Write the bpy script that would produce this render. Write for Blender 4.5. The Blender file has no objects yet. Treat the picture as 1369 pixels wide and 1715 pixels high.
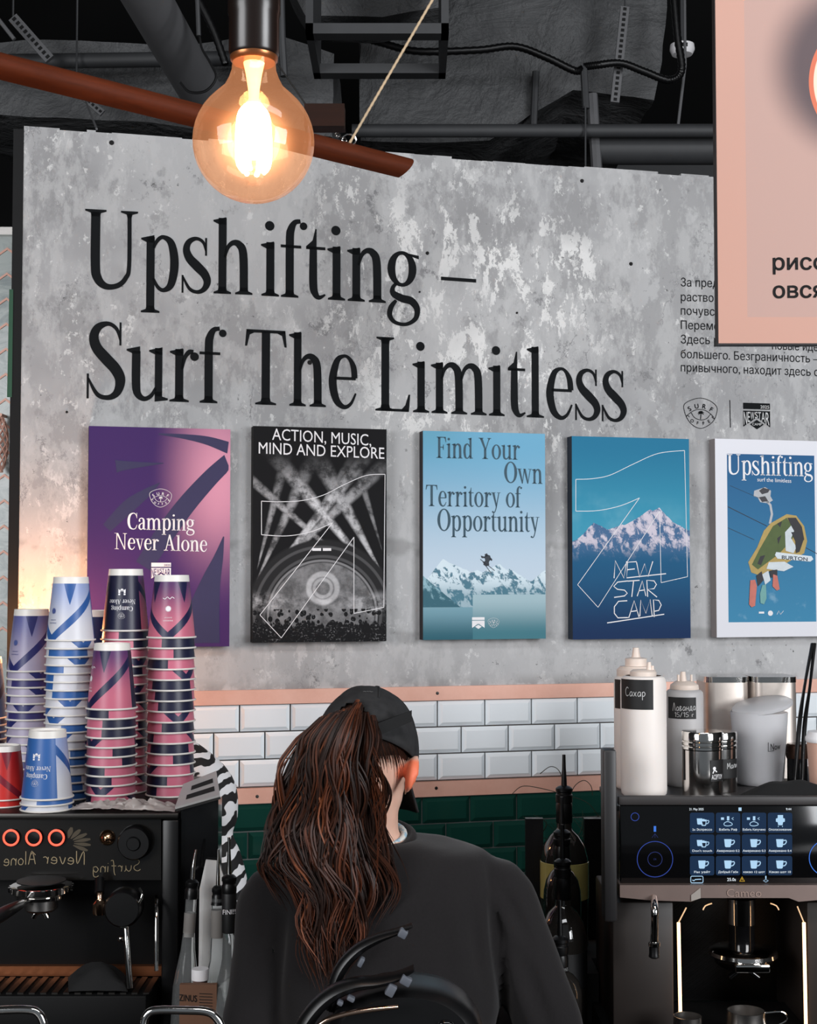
import bpy, bmesh, math, random
from mathutils import Vector, Matrix
random.seed(7)
PI = math.pi
SC = bpy.context.scene
COL = SC.collection

# ------------------------------------------------------------------ camera
F, CX, CY = 2400.0, 684.5, 857.5
CAMZ = 1.80
PITCH = math.atan(107.5 / F)
cam_d = bpy.data.cameras.new('camera'); cam = bpy.data.objects.new('camera', cam_d); COL.objects.link(cam)
cam_d.sensor_fit = 'HORIZONTAL'; cam_d.sensor_width = 36.0; cam_d.lens = F * 36.0 / 1369.0
cam_d.clip_start = 0.05; cam_d.clip_end = 100
cam.location = (0, 0, CAMZ); cam.rotation_euler = (PI / 2 + PITCH, 0, 0)
SC.camera = cam

# ------------------------------------------------------------------ view, world, lights
SC.view_settings.view_transform = 'Standard'
try: SC.view_settings.look = 'None'
except Exception: pass
SC.view_settings.exposure = 0.0; SC.view_settings.gamma = 1.0; SC.view_settings.use_curve_mapping = False

wd = bpy.data.worlds.new('world'); SC.world = wd; wd.use_nodes = True
bgn = wd.node_tree.nodes['Background']
bgn.inputs[0].default_value = (0.80, 0.90, 1.0, 1); bgn.inputs[1].default_value = 0.15

def area_light(name, loc, target, size, power, color, spread=PI):
    d = bpy.data.lights.new(name, 'AREA'); d.shape = 'RECTANGLE'
    d.size, d.size_y = size; d.energy = power; d.color = color; d.spread = spread
    o = bpy.data.objects.new(name, d); COL.objects.link(o)
    o.location = loc
    o.rotation_euler = (Vector(target) - Vector(loc)).to_track_quat('-Z', 'Y').to_euler()
    return o
# added overhead fill, favouring the wall over the machines, plus a weaker street window
area_light('overhead_fill', (0.7, 0.3, 4.2), (0.10, 3.6, 1.9), (2.8, 1.0), 78, (0.95, 0.97, 1.0))
area_light('window_daylight', (3.2, -0.6, 2.35), (0.1, 3.6, 1.75), (1.8, 1.8), 168, (0.95, 0.97, 1.0))
area_light('street_daylight', (-2.4, -0.4, 2.35), (-0.4, 3.4, 1.75), (1.6, 1.6), 80, (0.97, 0.98, 1.0))

# ------------------------------------------------------------------ pixel <-> place
def ray(px, py):
    r = (px - CX) / F; u = (CY - py) / F
    c, s = math.cos(PITCH), math.sin(PITCH)
    return Vector((r, c - u * s, s + u * c))
def at(px, py, Y):
    d = ray(px, py); t = Y / d.y
    return Vector((d.x * t, Y, CAMZ + d.z * t))
def pz(px, py, z):
    d = ray(px, py); t = (z - CAMZ) / d.z
    return Vector((d.x * t, d.y * t, z))
def mm(Y): return Y / F            # metres per pixel at distance Y
WM, WY0 = 0.252, 3.60              # rear wall: Y = WY0 + WM * X
WA = math.atan(WM)
WDIR = Vector((math.cos(WA), math.sin(WA), 0))
WNRM = Vector((math.sin(WA), -math.cos(WA), 0))     # towards the room
def wl(s, z, d=0.0):
    return Vector((0, WY0, 0)) + WDIR * s + WNRM * d + Vector((0, 0, z))
def wpx(px, py, d=0.0):
    v = ray(px, py); o = Vector((0, 0, CAMZ)); p0 = Vector((0, WY0, 0)) + WNRM * d
    t = (p0 - o).dot(WNRM) / v.dot(WNRM); p = o + v * t
    return ((p - p0).dot(WDIR), p.z)

# ------------------------------------------------------------------ objects
WORLD = {}
def pmat(o): return WORLD.get(o.name, Matrix.Identity(4)) if o else Matrix.Identity(4)
def tag(o, label=None, cat=None, group=None, kind=None):
    if label: o['label'] = label
    if cat: o['category'] = cat
    if group: o['group'] = group
    if kind: o['kind'] = kind
    return o
def thing(name, label, cat, loc=(0, 0, 0), rz=0.0, group=None):
    o = bpy.data.objects.new(name, None); COL.objects.link(o)
    o.empty_display_size = 0.05
    o.location = loc; o.rotation_euler = (0, 0, rz)
    WORLD[o.name] = Matrix.Translation(Vector(loc)) @ Matrix.Rotation(rz, 4, 'Z')
    return tag(o, label, cat, group)
def dup(root, loc, rz, label, group=None):
    r = root.copy(); COL.objects.link(r); r.location = loc; r.rotation_euler = (0, 0, rz)
    r['label'] = label
    if group: r['group'] = group
    for ch in list(root.children):
        c = ch.copy(); COL.objects.link(c); c.parent = r
        for g in list(ch.children):
            d = g.copy(); COL.objects.link(d); d.parent = c
    return r

def cr(pts, n=6, closed=False):
    """Catmull-Rom through points of any dimension."""
    P = [tuple(p) for p in pts]; m = len(P); out = []
    if m < 3 and not closed: return P
    for i in range(m if closed else m - 1):
        if closed: a, b, c, d = P[(i-1) % m], P[i], P[(i+1) % m], P[(i+2) % m]
        else: a, b, c, d = P[max(i-1, 0)], P[i], P[i+1], P[min(i+2, m-1)]
        for k in range(n):
            t = k / n
            out.append(tuple(0.5*((2*q)+(-p+r)*t+(2*p-5*q+4*r-s)*t*t+(-p+3*q-3*r+s)*t**3) for p, q, r, s in zip(a, b, c, d)))
    if not closed: out.append(P[-1])
    return out

class MB:
    def __init__(self):
        self.v = []; self.f = []; self.fm = []; self.m = 0; self.uv = {}
    def V(self, p): self.v.append(Vector(p)); return len(self.v) - 1
    def Fc(self, idx, uv=None):
        if uv: self.uv[len(self.f)] = uv
        self.f.append(tuple(idx)); self.fm.append(self.m)
    def quad(self, a, b, c, d, uv=None): self.Fc([self.V(a), self.V(b), self.V(c), self.V(d)], uv)
    def poly(self, pts): self.Fc([self.V(p) for p in pts])
    def hexa(self, p):
        """eight corners: bottom 0-3 counter-clockwise, top 4-7"""
        i = [self.V(q) for q in p]
        for f in ((3,2,1,0),(4,5,6,7),(0,1,5,4),(1,2,6,5),(2,3,7,6),(3,0,4,7)): self.Fc([i[k] for k in f])
        return self
    def box(self, c, s, rot=None, bev=0.0):
        c = Vector(c); hx, hy, hz = s[0]/2, s[1]/2, s[2]/2
        M = rot if rot is not None else Matrix.Identity(3)
        if bev <= 0:
            return self.hexa([c + M @ Vector(q) for q in ((-hx,-hy,-hz),(hx,-hy,-hz),(hx,hy,-hz),(-hx,hy,-hz),(-hx,-hy,hz),(hx,-hy,hz),(hx,hy,hz),(-hx,hy,hz))])
        b = min(bev, hx*.95, hy*.95, hz*.95)
        bm = bmesh.new(); bmesh.ops.create_cube(bm, size=1)
        for v in bm.verts: v.co = Vector((v.co.x*s[0], v.co.y*s[1], v.co.z*s[2]))
        bmesh.ops.bevel(bm, geom=bm.edges[:], offset=b, segments=2, profile=0.5, affect='EDGES')
        self.bm(bm, lambda q: c + M @ q); return self
    def box2(self, lo, hi, bev=0.0):
        return self.box([(a+b)/2 for a, b in zip(lo, hi)], [abs(b-a) for a, b in zip(lo, hi)], None, bev)
    def bm(self, bm, fn=lambda q: q):
        base = len(self.v); bm.verts.ensure_lookup_table()
        for i, v in enumerate(bm.verts): v.index = i; self.v.append(Vector(fn(v.co)))
        for f in bm.faces: self.Fc([base + v.index for v in f.verts])
        bm.free()
    def lathe(self, prof, c=(0,0,0), n=32, axis=None, cap=True, a0=0, a1=2*PI, uv=False):
        """prof: list of (r, h); axis: unit vector (default z); a profile closed or open"""
        c = Vector(c); ax = Vector(axis or (0,0,1)).normalized()
        ref = Vector((0,0,1)) if abs(ax.z) < .9 else Vector((1,0,0))
        if axis is None: X, Yv = Vector((1,0,0)), Vector((0,1,0))
        else: X = ax.cross(ref).normalized(); Yv = ax.cross(X).normalized()
        full = abs(a1 - a0 - 2*PI) < 1e-6
        cnt = n if full else n + 1
        rings = []
        for r, h in prof:
            if r < 1e-6: rings.append([self.V(c + ax*h)]*cnt); continue
            rings.append([self.V(c + ax*h + (X*math.cos(a0+(a1-a0)*k/n) + Yv*math.sin(a0+(a1-a0)*k/n))*r) for k in range(cnt)])
        hs = [h for _, h in prof]; hmin, hmax = min(hs), max(hs); hr = (hmax-hmin) or 1
        for i in range(len(prof)-1):
            for k in range(n):
                k2 = (k+1) % cnt
                q = [rings[i][k], rings[i][k2], rings[i+1][k2], rings[i+1][k]]
                u0, u1 = k/n, (k+1)/n; v0, v1 = (hs[i]-hmin)/hr, (hs[i+1]-hmin)/hr
                uvq = [(u0,v0),(u1,v0),(u1,v1),(u0,v1)]
                qq = []; uu = []
                for a, b in zip(q, uvq):
                    if a not in qq: qq.append(a); uu.append(b)
                if len(qq) > 2: self.Fc(qq, uu if uv else None)
        if cap and full:
            if prof[0][0] > 1e-6: self.Fc(rings[0][::-1])
            if prof[-1][0] > 1e-6: self.Fc(rings[-1])
        return self
    def cyl(self, p0, p1, r0, r1=None, n=20, cap=True):
        p0, p1 = Vector(p0), Vector(p1); d = p1 - p0
        return self.lathe([(r0, 0), (r0 if r1 is None else r1, d.length)], p0, n, d, cap)
    def tube(self, pts, r, n=10, smooth=0, closed=False, cap=True, flat=None):
        """r: number or list. flat: (a, b) elliptic section multipliers"""
        rr = r if isinstance(r, (list, tuple)) else [r]*len(pts)
        P = [tuple(p) + (q,) for p, q in zip(pts, rr)]
        if smooth: P = cr(P, smooth, closed)
        Q = [Vector(p[:3]) for p in P]; m = len(Q)
        T = []
        for i in range(m):
            a = Q[i-1] if (i > 0 or closed) else Q[i]; b = Q[(i+1) % m] if (i < m-1 or closed) else Q[i]
            d = (b - a); T.append(d.normalized() if d.length > 1e-9 else Vector((0,0,1)))
        ref = Vector((0,0,1)) if abs(T[0].z) < .9 else Vector((1,0,0))
        N = T[0].cross(ref).normalized(); rings = []
        fa, fb = flat or (1, 1)
        for i in range(m):
            N = (N - T[i]*N.dot(T[i])); N = N.normalized() if N.length > 1e-6 else T[i].orthogonal().normalized()
            B = T[i].cross(N)
            rings.append([self.V(Q[i] + (N*math.cos(2*PI*k/n)*fa + B*math.sin(2*PI*k/n)*fb)*P[i][3]) for k in range(n)])
        for i in range(m if closed else m-1):
            A, B2 = rings[i], rings[(i+1) % m]
            for k in range(n): self.Fc([A[k], A[(k+1)%n], B2[(k+1)%n], B2[k]])
        if cap and not closed: self.Fc(rings[0][::-1]); self.Fc(rings[-1])
        return self
    def sphere(self, c, r, n=20, m=12, s=(1,1,1), rot=None):
        c = Vector(c); M = rot if rot is not None else Matrix.Identity(3)
        base = len(self.v)
        self.lathe([(r*math.sin(PI*i/m) if 0 < i < m else 0, -r*math.cos(PI*i/m)) for i in range(m+1)], (0,0,0), n)
        for i in range(base, len(self.v)):
            q = self.v[i]; self.v[i] = c + M @ Vector((q.x*s[0], q.y*s[1], q.z*s[2]))
        return self
    def prism(self, pts, fn, d0, d1):
        """2-D outline pts, fn(x, y, d) -> point, extruded d0..d1"""
        a = [self.V(fn(x, y, d0)) for x, y in pts]; b = [self.V(fn(x, y, d1)) for x, y in pts]
        n = len(pts)
        self.Fc(a[::-1]); self.Fc(b)
        for k in range(n): self.Fc([a[k], a[(k+1)%n], b[(k+1)%n], b[k]])
        return self
    def grid(self, fn, nu, nv, uv=True):
        idx = [[self.V(fn(i/nu, j/nv)) for i in range(nu+1)] for j in range(nv+1)]
        for j in range(nv):
            for i in range(nu):
                self.Fc([idx[j][i], idx[j][i+1], idx[j+1][i+1], idx[j+1][i]],
                        [(i/nu,j/nv),((i+1)/nu,j/nv),((i+1)/nu,(j+1)/nv),(i/nu,(j+1)/nv)] if uv else None)
        return self
    def mesh(self, name, mats, M=None, smooth=True, fix=True):
        me = bpy.data.meshes.new(name)
        vs = [tuple(M @ q) for q in self.v] if M is not None else [tuple(q) for q in self.v]
        me.from_pydata(vs, [], self.f)
        for m in (mats if isinstance(mats, (list, tuple)) else [mats]): me.materials.append(m)
        if len(me.polygons) == len(self.fm): me.polygons.foreach_set('material_index', self.fm)
        if self.uv and len(me.polygons) == len(self.f):
            ul = me.uv_layers.new(name='UVMap')
            for fi, p in enumerate(me.polygons):
                u = self.uv.get(fi)
                if u:
                    for li, q in zip(p.loop_indices, u): ul.data[li].uv = q
        me.validate(); 
        if fix:
            b = bmesh.new(); b.from_mesh(me); bmesh.ops.recalc_face_normals(b, faces=b.faces); b.to_mesh(me); b.free()
        if smooth:
            me.polygons.foreach_set('use_smooth', [True]*len(me.polygons))
            try: me.set_sharp_from_angle(angle=math.radians(38))
            except Exception: pass
        return me
    def build(self, name, mats, parent=None, smooth=True, label=None, fix=True, local=False):
        """vertices are in world space unless local (then in the parent's space)"""
        if parent is not None:
            M = None if local else pmat(parent).inverted()
            o = bpy.data.objects.new(name, self.mesh(name, mats, M, smooth, fix)); COL.objects.link(o)
            o.parent = parent; WORLD[o.name] = pmat(parent)
        else:
            xs = [q.x for q in self.v]; ys = [q.y for q in self.v]; zs = [q.z for q in self.v]
            c = Vector(((min(xs)+max(xs))/2, (min(ys)+max(ys))/2, min(zs)))
            o = bpy.data.objects.new(name, self.mesh(name, mats, Matrix.Translation(-c), smooth, fix)); COL.objects.link(o)
            o.location = c; WORLD[o.name] = Matrix.Translation(c)
        if label: o['label'] = label
        return o

# ------------------------------------------------------------------ shader helper
class S:
    """a shader socket with arithmetic"""
    def __init__(self, nt, s): self.nt, self.s = nt, s
    def _m(self, op, *a):
        n = self.nt.nodes.new('ShaderNodeMath'); n.operation = op
        for i, q in enumerate((self,) + a):
            if isinstance(q, S): self.nt.links.new(q.s, n.inputs[i])
            else: n.inputs[i].default_value = q
        return S(self.nt, n.outputs[0])
    def __add__(s, o): return s._m('ADD', o)
    __radd__ = __add__
    def __sub__(s, o): return s._m('SUBTRACT', o)
    def __rsub__(s, o): return (s*-1) + o
    def __mul__(s, o): return s._m('MULTIPLY', o)
    __rmul__ = __mul__
    def __truediv__(s, o): return s._m('DIVIDE', o)
    def mn(s, o): return s._m('MINIMUM', o)
    def mx(s, o): return s._m('MAXIMUM', o)
    def abs(s): return s._m('ABSOLUTE')
    def pw(s, o): return s._m('POWER', o)
    def sqrt(s): return s._m('SQRT')
    def sin(s): return s._m('SINE')
    def frac(s): return s._m('FRACT')
    def floor(s): return s._m('FLOOR')
    def gt(s, o): return s._m('GREATER_THAN', o)
    def lt(s, o): return s._m('LESS_THAN', o)
    def atan2(s, o): return s._m('ARCTAN2', o)
    def sm(s, a, b):
        """smooth step 0..1 from a to b (a > b falls)"""
        n = s.nt.nodes.new('ShaderNodeMapRange'); n.interpolation_type = 'SMOOTHSTEP'
        s.nt.links.new(s.s, n.inputs[0])
        if a < b: n.inputs[1].default_value, n.inputs[2].default_value, n.inputs[3].default_value, n.inputs[4].default_value = a, b, 0, 1
        else: n.inputs[1].default_value, n.inputs[2].default_value, n.inputs[3].default_value, n.inputs[4].default_value = b, a, 1, 0
        return S(s.nt, n.outputs[0])
class Sh:
    def __init__(self, name, rough=0.5, metal=0.0, spec=0.5):
        self.m = bpy.data.materials.new(name); self.m.use_nodes = True; self.nt = self.m.node_tree
        self.b = self.nt.nodes['Principled BSDF']
        self.b.inputs['Roughness'].default_value = rough; self.b.inputs['Metallic'].default_value = metal
        self.b.inputs['Specular IOR Level'].default_value = spec
        self._tc = None
    def tc(self, k='Object'):
        if not self._tc: self._tc = self.nt.nodes.new('ShaderNodeTexCoord')
        return S(self.nt, self._tc.outputs[k])
    def xyz(self, v):
        n = self.nt.nodes.new('ShaderNodeSeparateXYZ'); self.nt.links.new(v.s, n.inputs[0])
        return [S(self.nt, n.outputs[i]) for i in range(3)]
    def vec(self, x, y, z=0.0):
        n = self.nt.nodes.new('ShaderNodeCombineXYZ')
        for i, q in enumerate((x, y, z)):
            if isinstance(q, S): self.nt.links.new(q.s, n.inputs[i])
            else: n.inputs[i].default_value = q
        return S(self.nt, n.outputs[0])
    def noise(self, v, scale, detail=4, rough=.55, dist=0.0):
        n = self.nt.nodes.new('ShaderNodeTexNoise'); self.nt.links.new(v.s, n.inputs['Vector'])
        n.inputs['Scale'].default_value = scale; n.inputs['Detail'].default_value = detail
        n.inputs['Roughness'].default_value = rough; n.inputs['Distortion'].default_value = dist
        return S(self.nt, n.outputs[0])
    def vor(self, v, scale, feature='F1', out=0):
        n = self.nt.nodes.new('ShaderNodeTexVoronoi'); n.feature = feature
        self.nt.links.new(v.s, n.inputs['Vector']); n.inputs['Scale'].default_value = scale
        return S(self.nt, n.outputs[out])
    def mix(self, f, a, b):
        n = self.nt.nodes.new('ShaderNodeMix'); n.data_type = 'RGBA'
        ins = [i for i in n.inputs if i.type == 'RGBA']; fi = n.inputs[0]
        if isinstance(f, S): self.nt.links.new(f.s, fi)
        else: fi.default_value = f
        for q, i in ((a, ins[0]), (b, ins[1])):
            if isinstance(q, S): self.nt.links.new(q.s, i)
            else: i.default_value = (*q[:3], 1)
        return S(self.nt, [o for o in n.outputs if o.type == 'RGBA'][0])
    def color(self, c):
        if isinstance(c, S): self.nt.links.new(c.s, self.b.inputs['Base Color'])
        else: self.b.inputs['Base Color'].default_value = (*c[:3], 1)
        return self
    def rough(self, r): self.nt.links.new(r.s, self.b.inputs['Roughness']); return self
    def bump(self, h, strength=.3, dist=.002):
        n = self.nt.nodes.new('ShaderNodeBump'); n.inputs['Strength'].default_value = strength; n.inputs['Distance'].default_value = dist
        self.nt.links.new(h.s, n.inputs['Height']); self.nt.links.new(n.outputs[0], self.b.inputs['Normal']); return self
    def emit(self, c, k):
        if isinstance(c, S): self.nt.links.new(c.s, self.b.inputs['Emission Color'])
        else: self.b.inputs['Emission Color'].default_value = (*c[:3], 1)
        self.b.inputs['Emission Strength'].default_value = k; return self
def lin(r, g=None, b=None):
    if g is None: r, g, b = r
    return tuple((c/255/12.92) if c/255 <= .04045 else ((c/255+.055)/1.055)**2.4 for c in (r, g, b))
def plain(name, rgb, rough=.5, metal=0., vary=.0, scale=30, bump=0., spec=.5, bscale=None):
    """rgb in 0-255 display values; a touch of procedural variation"""
    s = Sh(name, rough, metal, spec); c = lin(rgb)
    n = s.noise(s.tc(), scale, 3)
    v = vary or .06
    s.color(s.mix(n, tuple(q*(1-v*1.5) for q in c), tuple(min(1, q*(1+v*1.5)) for q in c)))
    if bump: s.bump(s.noise(s.tc(), bscale or scale*3, 4), bump)
    return s.m
def glass(name, rgb=(255,255,255), rough=0., ior=1.45):
    s = Sh(name, rough); s.color(lin(rgb)); s.b.inputs['Transmission Weight'].default_value = 1; s.b.inputs['IOR'].default_value = ior
    return s.m
# ================================================================== materials of the room
def m_concrete():
    s = Sh('worn plaster', .85, spec=.25); v = s.tc(); x, y, z = s.xyz(v)
    tall = s.vec(x*1.25, y, z*.55)
    big = s.noise(v, 2.2, 4, .6)
    c = s.mix(big.sm(.36, .64), (.30,.298,.302), (.44,.438,.44))
    st1 = s.noise(s.vec(x+9, y, z*.75), 5.0, 10, .68)
    c = s.mix(st1.sm(.50, .535)*.55, c, (.25,.248,.25))                                   # hard-edged stains
    st2 = s.noise(tall, 11, 10, .74)
    c = s.mix(st2.sm(.47, .58)*.55, c, (.50,.497,.495))                                    # lighter trowel smears
    cl = s.noise(s.vec(x-2.2, y, z), 2.4, 2).sm(.46, .60)
    mid = ((x+.25)*(x+.25)*2.2 + (z-1.0)*(z-1.0)*3.2).sqrt().sm(.95, .25)                 # most peeled area, upper middle
    scr = s.noise(s.vec(x*1.15+3.1, y, z*.62), 13, 10, .76, .25)
    fine = s.noise(s.vec(x+1.7, y, z*.8), 38, 8, .75)
    c = s.mix((scr + mid*.030 + (fine-.5)*.10).sm(.565, .590)*(cl*.6+mid*.75).mn(1), c, (.68,.672,.66))    # bare white plaster
    c = s.mix((fine + (scr-.5)*.35).sm(.60, .635)*.8, c, (.62,.615,.605))                  # white flecks
    low = (z + (big-.5)*.25).sm(.52, .30)
    c = s.mix(low*.42, c, (.60,.60,.605))                                                  # paler skim coat below the posters
    c = s.mix((x + (st1-.5)*.5).sm(.25, .75)*.22, c, (.58,.58,.585))
    ck = s.vor(s.vec(x*.8+st1*.35, y, z*.5+scr*.25), 7, 'DISTANCE_TO_EDGE')
    c = s.mix(ck.sm(.012, .003)*s.noise(s.vec(x, y, z+3), 3.1, 3).sm(.52, .62)*.7, c, (.12,.12,.125))  # hairline cracks
    drk = s.noise(s.vec(x-5, y, z*.85+2), 15, 10, .78)
    c = s.mix(drk.sm(.575, .635)*s.noise(v, 3.4, 2).sm(.44, .60)*.75, c, (.16,.16,.165))   # grey abrasions
    pit = s.noise(s.vec(x, y+4, z), 52, 6, .74)
    c = s.mix(pit.sm(.635, .68)*s.noise(s.vec(x, y, z+8), 5, 2).sm(.44, .58)*.9, c, (.07,.07,.07))   # pits
    wav = s.noise(s.vec(x, y, 0), 6, 3)*.05
    band = ((z+wav-.385).abs().sm(.030, .012)).mx((z+wav-.16).abs().sm(.022, .008))
    c = s.mix(band*s.noise(v, 12, 4).sm(.42, .56)*.45, c, (.2,.195,.19))                  # trowel bands
    c = s.mix(z.sm(.05, .005)*s.noise(v, 20, 4).sm(.4, .55)*.6, c, (.18,.18,.18))         # dirty bottom edge
    s.color(c); s.bump(scr*.6+st2*.6+pit*.4, .5, .004)
    return s.m
def m_marble():
    s = Sh('pale marble', .25); v = s.tc(); x, y, z = s.xyz(v)
    n = s.noise(s.vec(x, y, z*2), 9, 8, .7, 1.0)
    s.color(s.mix(n.sm(.4, .7), (.50,.55,.53), (.26,.31,.31))); return s.m
def m_copper(name='copper strip'):
    s = Sh(name, .45, .12, .4); v = s.tc()
    n = s.noise(v, 14, 6, .65)
    s.color(s.mix(n, lin(210,152,132), lin(236,190,172))); s.rough(n*.2+.33); return s.m
M = {}
M['concrete'] = m_concrete(); M['marble'] = m_marble(); M['copper'] = m_copper()
M['tile_w'] = plain('white glazed tile', (236,242,246), .10, vary=.02, scale=6, bump=.02)
M['tile_g'] = plain('dark green glazed tile', (22,62,54), .07, vary=.08, scale=8, bump=.02)
M['grout'] = plain('dark grey grout', (92,88,86), .9)
M['grout_l'] = plain('pale grey grout', (120,124,122), .9)
M['black'] = plain('matt black', (9,9,10), .6, spec=.22)
M['blackp'] = plain('black plastic', (10,10,11), .35, spec=.4)
M['blackg'] = plain('glossy black', (9,9,10), .10)
M['ink'] = plain('dark vinyl lettering', (20,22,24), .8, spec=.12)
M['white'] = plain('white print', (232,230,232), .6)
M['chrome'] = plain('polished chrome', (225,222,218), .09, 1.)
M['steel'] = plain('brushed steel', (190,186,182), .27, 1., scale=60)
M['dsteel'] = plain('dark steel', (70,68,66), .4, 1.)
M['ceil'] = plain('dark painted ceiling', (30,31,32), .9)
def m_foil():
    s = Sh('dusty insulation wrap', .55, spec=.35); v = s.tc()
    n = s.noise(v, 3.2, 7, .62, .9); n2 = s.noise(v, 11, 5, .6, .6)
    s.color(s.mix(n, (.042,.043,.045), (.115,.117,.12))); s.bump(n*1.0+n2*.35, .9, .05); return s.m
M['foil'] = m_foil()
M['pipe'] = plain('dusty grey pipe', (92,92,94), .6, vary=.1, scale=9)
M['beam'] = plain('dark steel beam', (52,53,55), .6, vary=.1)
M['dark'] = plain('dark void paint', (14,14,15), .9)
M['counter'] = plain('dark counter', (14,13,13), .4, spec=.3)
M['floor'] = plain('grey floor', (70,68,66), .5, vary=.1, scale=3)

def struct(o): o['kind'] = 'structure'; return o

# ================================================================== the room
MB().box2((-4.3,-1.5,-.1), (4.6,8,0)).build('floor', M['floor']); struct(bpy.data.objects['floor'])
struct(MB().box2((-4.3,-1.5,4.3), (4.6,8,4.4)).build('ceiling', M['ceil']))
struct(MB().box2((-4.4,-1.5,0), (-4.3,8,4.3)).build('wall_left', M['ceil']))
struct(MB().box2((4.6,-1.5,0), (4.7,8,4.3)).build('wall_right', M['ceil']))
struct(MB().box2((-4.3,8,0), (4.6,8.1,4.3)).build('wall_far', M['dark']))

WS0, WS1 = -.945, 1.75
def wbox(mb, s0, s1, z0, z1, d0, d1):
    return mb.hexa([wl(s0,z0,d1), wl(s1,z0,d1), wl(s1,z0,d0), wl(s0,z0,d0), wl(s0,z1,d1), wl(s1,z1,d1), wl(s1,z1,d0), wl(s0,z1,d0)])
# concrete wall: front subdivided with a slightly broken top and bottom edge
mb = MB(); wbox(mb, WS0, WS1, 1.51, 2.868, -.12, 0)
back = struct(mb.build('wall_back', M['concrete'], smooth=False))
mb = MB(); wbox(mb, WS0, WS1, 1.27, 1.51, -.12, -.004); mb.build('tile_backing', M['grout'], back)
mb = MB(); wbox(mb, WS0, WS1, 0, 1.27, -.12, -.004); mb.build('green_tile_backing', M['grout_l'], back)
rr = random.Random(3); mb = MB()
k = -.945
while k < 1.7:                                                     # crumbly top edge
    w = rr.uniform(.02, .09); h = rr.uniform(.001, .008)
    wbox(mb, k, min(k+w, WS1), 2.866, 2.868+h, -.115, -.004); k += w
mb.build('broken_edge', M['concrete'], back, smooth=False)
# screws and drill holes in the concrete
mb = MB()
for px, py, r in ((716,424,.0045),(1057,442,.005),(866,524,.003),(703,489,.0025),(187,239,.006),(975,303,.005),(519,607,.006),(112,690,.003),(1201,462,.006)):
    s_, z_ = wpx(px, py); mb.lathe([(r, 0), (r*.9, .0025), (0, .003)], wl(s_, z_, .0002), 12, WNRM)
mb.build('drill_hole', M['dark'], back)
# strips
def wstrip(name, z0, z1, d, m, screws=()):
    mb = MB(); wbox(mb, WS0, WS1, z0, z1, -.004, d); o = struct(mb.build(name, m, smooth=False))
    if screws:
        mb = MB()
        for px, py in screws:
            s_, z_ = wpx(px, py, d); mb.lathe([(.0042, 0), (.0036, .0016), (0, .002)], wl(s_, z_, d), 12, WNRM)
        mb.build('screw', M['dsteel'], o)
    return o
wstrip('trim_1', 1.489, 1.524, .010, M['copper'], ((733,1161),(1130,1160)))
wstrip('trim_2', 1.250, 1.287, .010, M['copper'], ((731,1320),(431,1334)))
# bevelled tiles
def tiles(name, rows, s_phase, pw, ph, ztop, m, gap=.0035, ins=.0095, h=.007):
    mb = MB()
    for r in range(rows):
        z1 = ztop - r*ph - gap/2; z0 = ztop - (r+1)*ph + gap/2
        s = s_phase + (.5*pw if r % 2 else 0) - pw*12
        while s < 1.5:
            a, b = s + gap/2, s + pw - gap/2; s += pw
            if b < WS0 + .01 or a > 1.3: continue
            a = max(a, WS0 + .005)
            d0, d1 = .002, .002 + h
            o = [wl(a,z0,d0), wl(b,z0,d0), wl(b,z1,d0), wl(a,z1,d0)]
            i = [wl(a+ins,z0+ins,d1), wl(b-ins,z0+ins,d1), wl(b-ins,z1-ins,d1), wl(a+ins,z1-ins,d1)]
            l = [wl(a,z0,-.003), wl(b,z0,-.003), wl(b,z1,-.003), wl(a,z1,-.003)]
            mb.poly(i)
            for k in range(4):
                mb.quad(o[k], o[(k+1)%4], i[(k+1)%4], i[k]); mb.quad(l[k], l[(k+1)%4], o[(k+1)%4], o[k])
    return mb.build(name, m, back, smooth=False)
sa = wpx(401.3, 1200, .002)[0]; sb = wpx(733, 1195, .002)[0]; PW = (sb - sa)/4
tiles('white_tiles', 3, sb, PW, .0665, 1.4885, M['tile_w'])
tiles('green_tiles', 6, wpx(707, 1350, .002)[0], PW, .0665, 1.2485, M['tile_g'])
# black frame down the left end of the concrete
mb = MB(); wbox(mb, WS0-.024, WS0-.001, 0, 2.862, -.13, .004); struct(mb.build('trim_3', M['black'], smooth=False))
# marble chevron wall beyond the frame, copper inlays
mw = struct(MB().box2((-1.75, 3.72, 0), (-.86, 3.82, 2.70)).build('wall_side', M['marble'], smooth=False))
mb = MB(); ax = at(9, 700, 3.72).x
for k in range(16):
    zt = 2.66 - k*.066
    for sg in (-1, 1):
        p = [(ax, zt), (ax + sg*.16, zt - .115), (ax + sg*.16, zt - .121), (ax, zt - .0065)]
        mb.prism(p, lambda a, b, d: Vector((a, 3.72 - d, b)), .0, .003)
mb.build('copper_inlay', M['copper'], mw, smooth=False)
mb = MB().box2((-1.75, 3.70, 2.69), (-.86, 3.82, 2.71)); mb.build('top_rail', M['steel'], mw, smooth=False)

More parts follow.
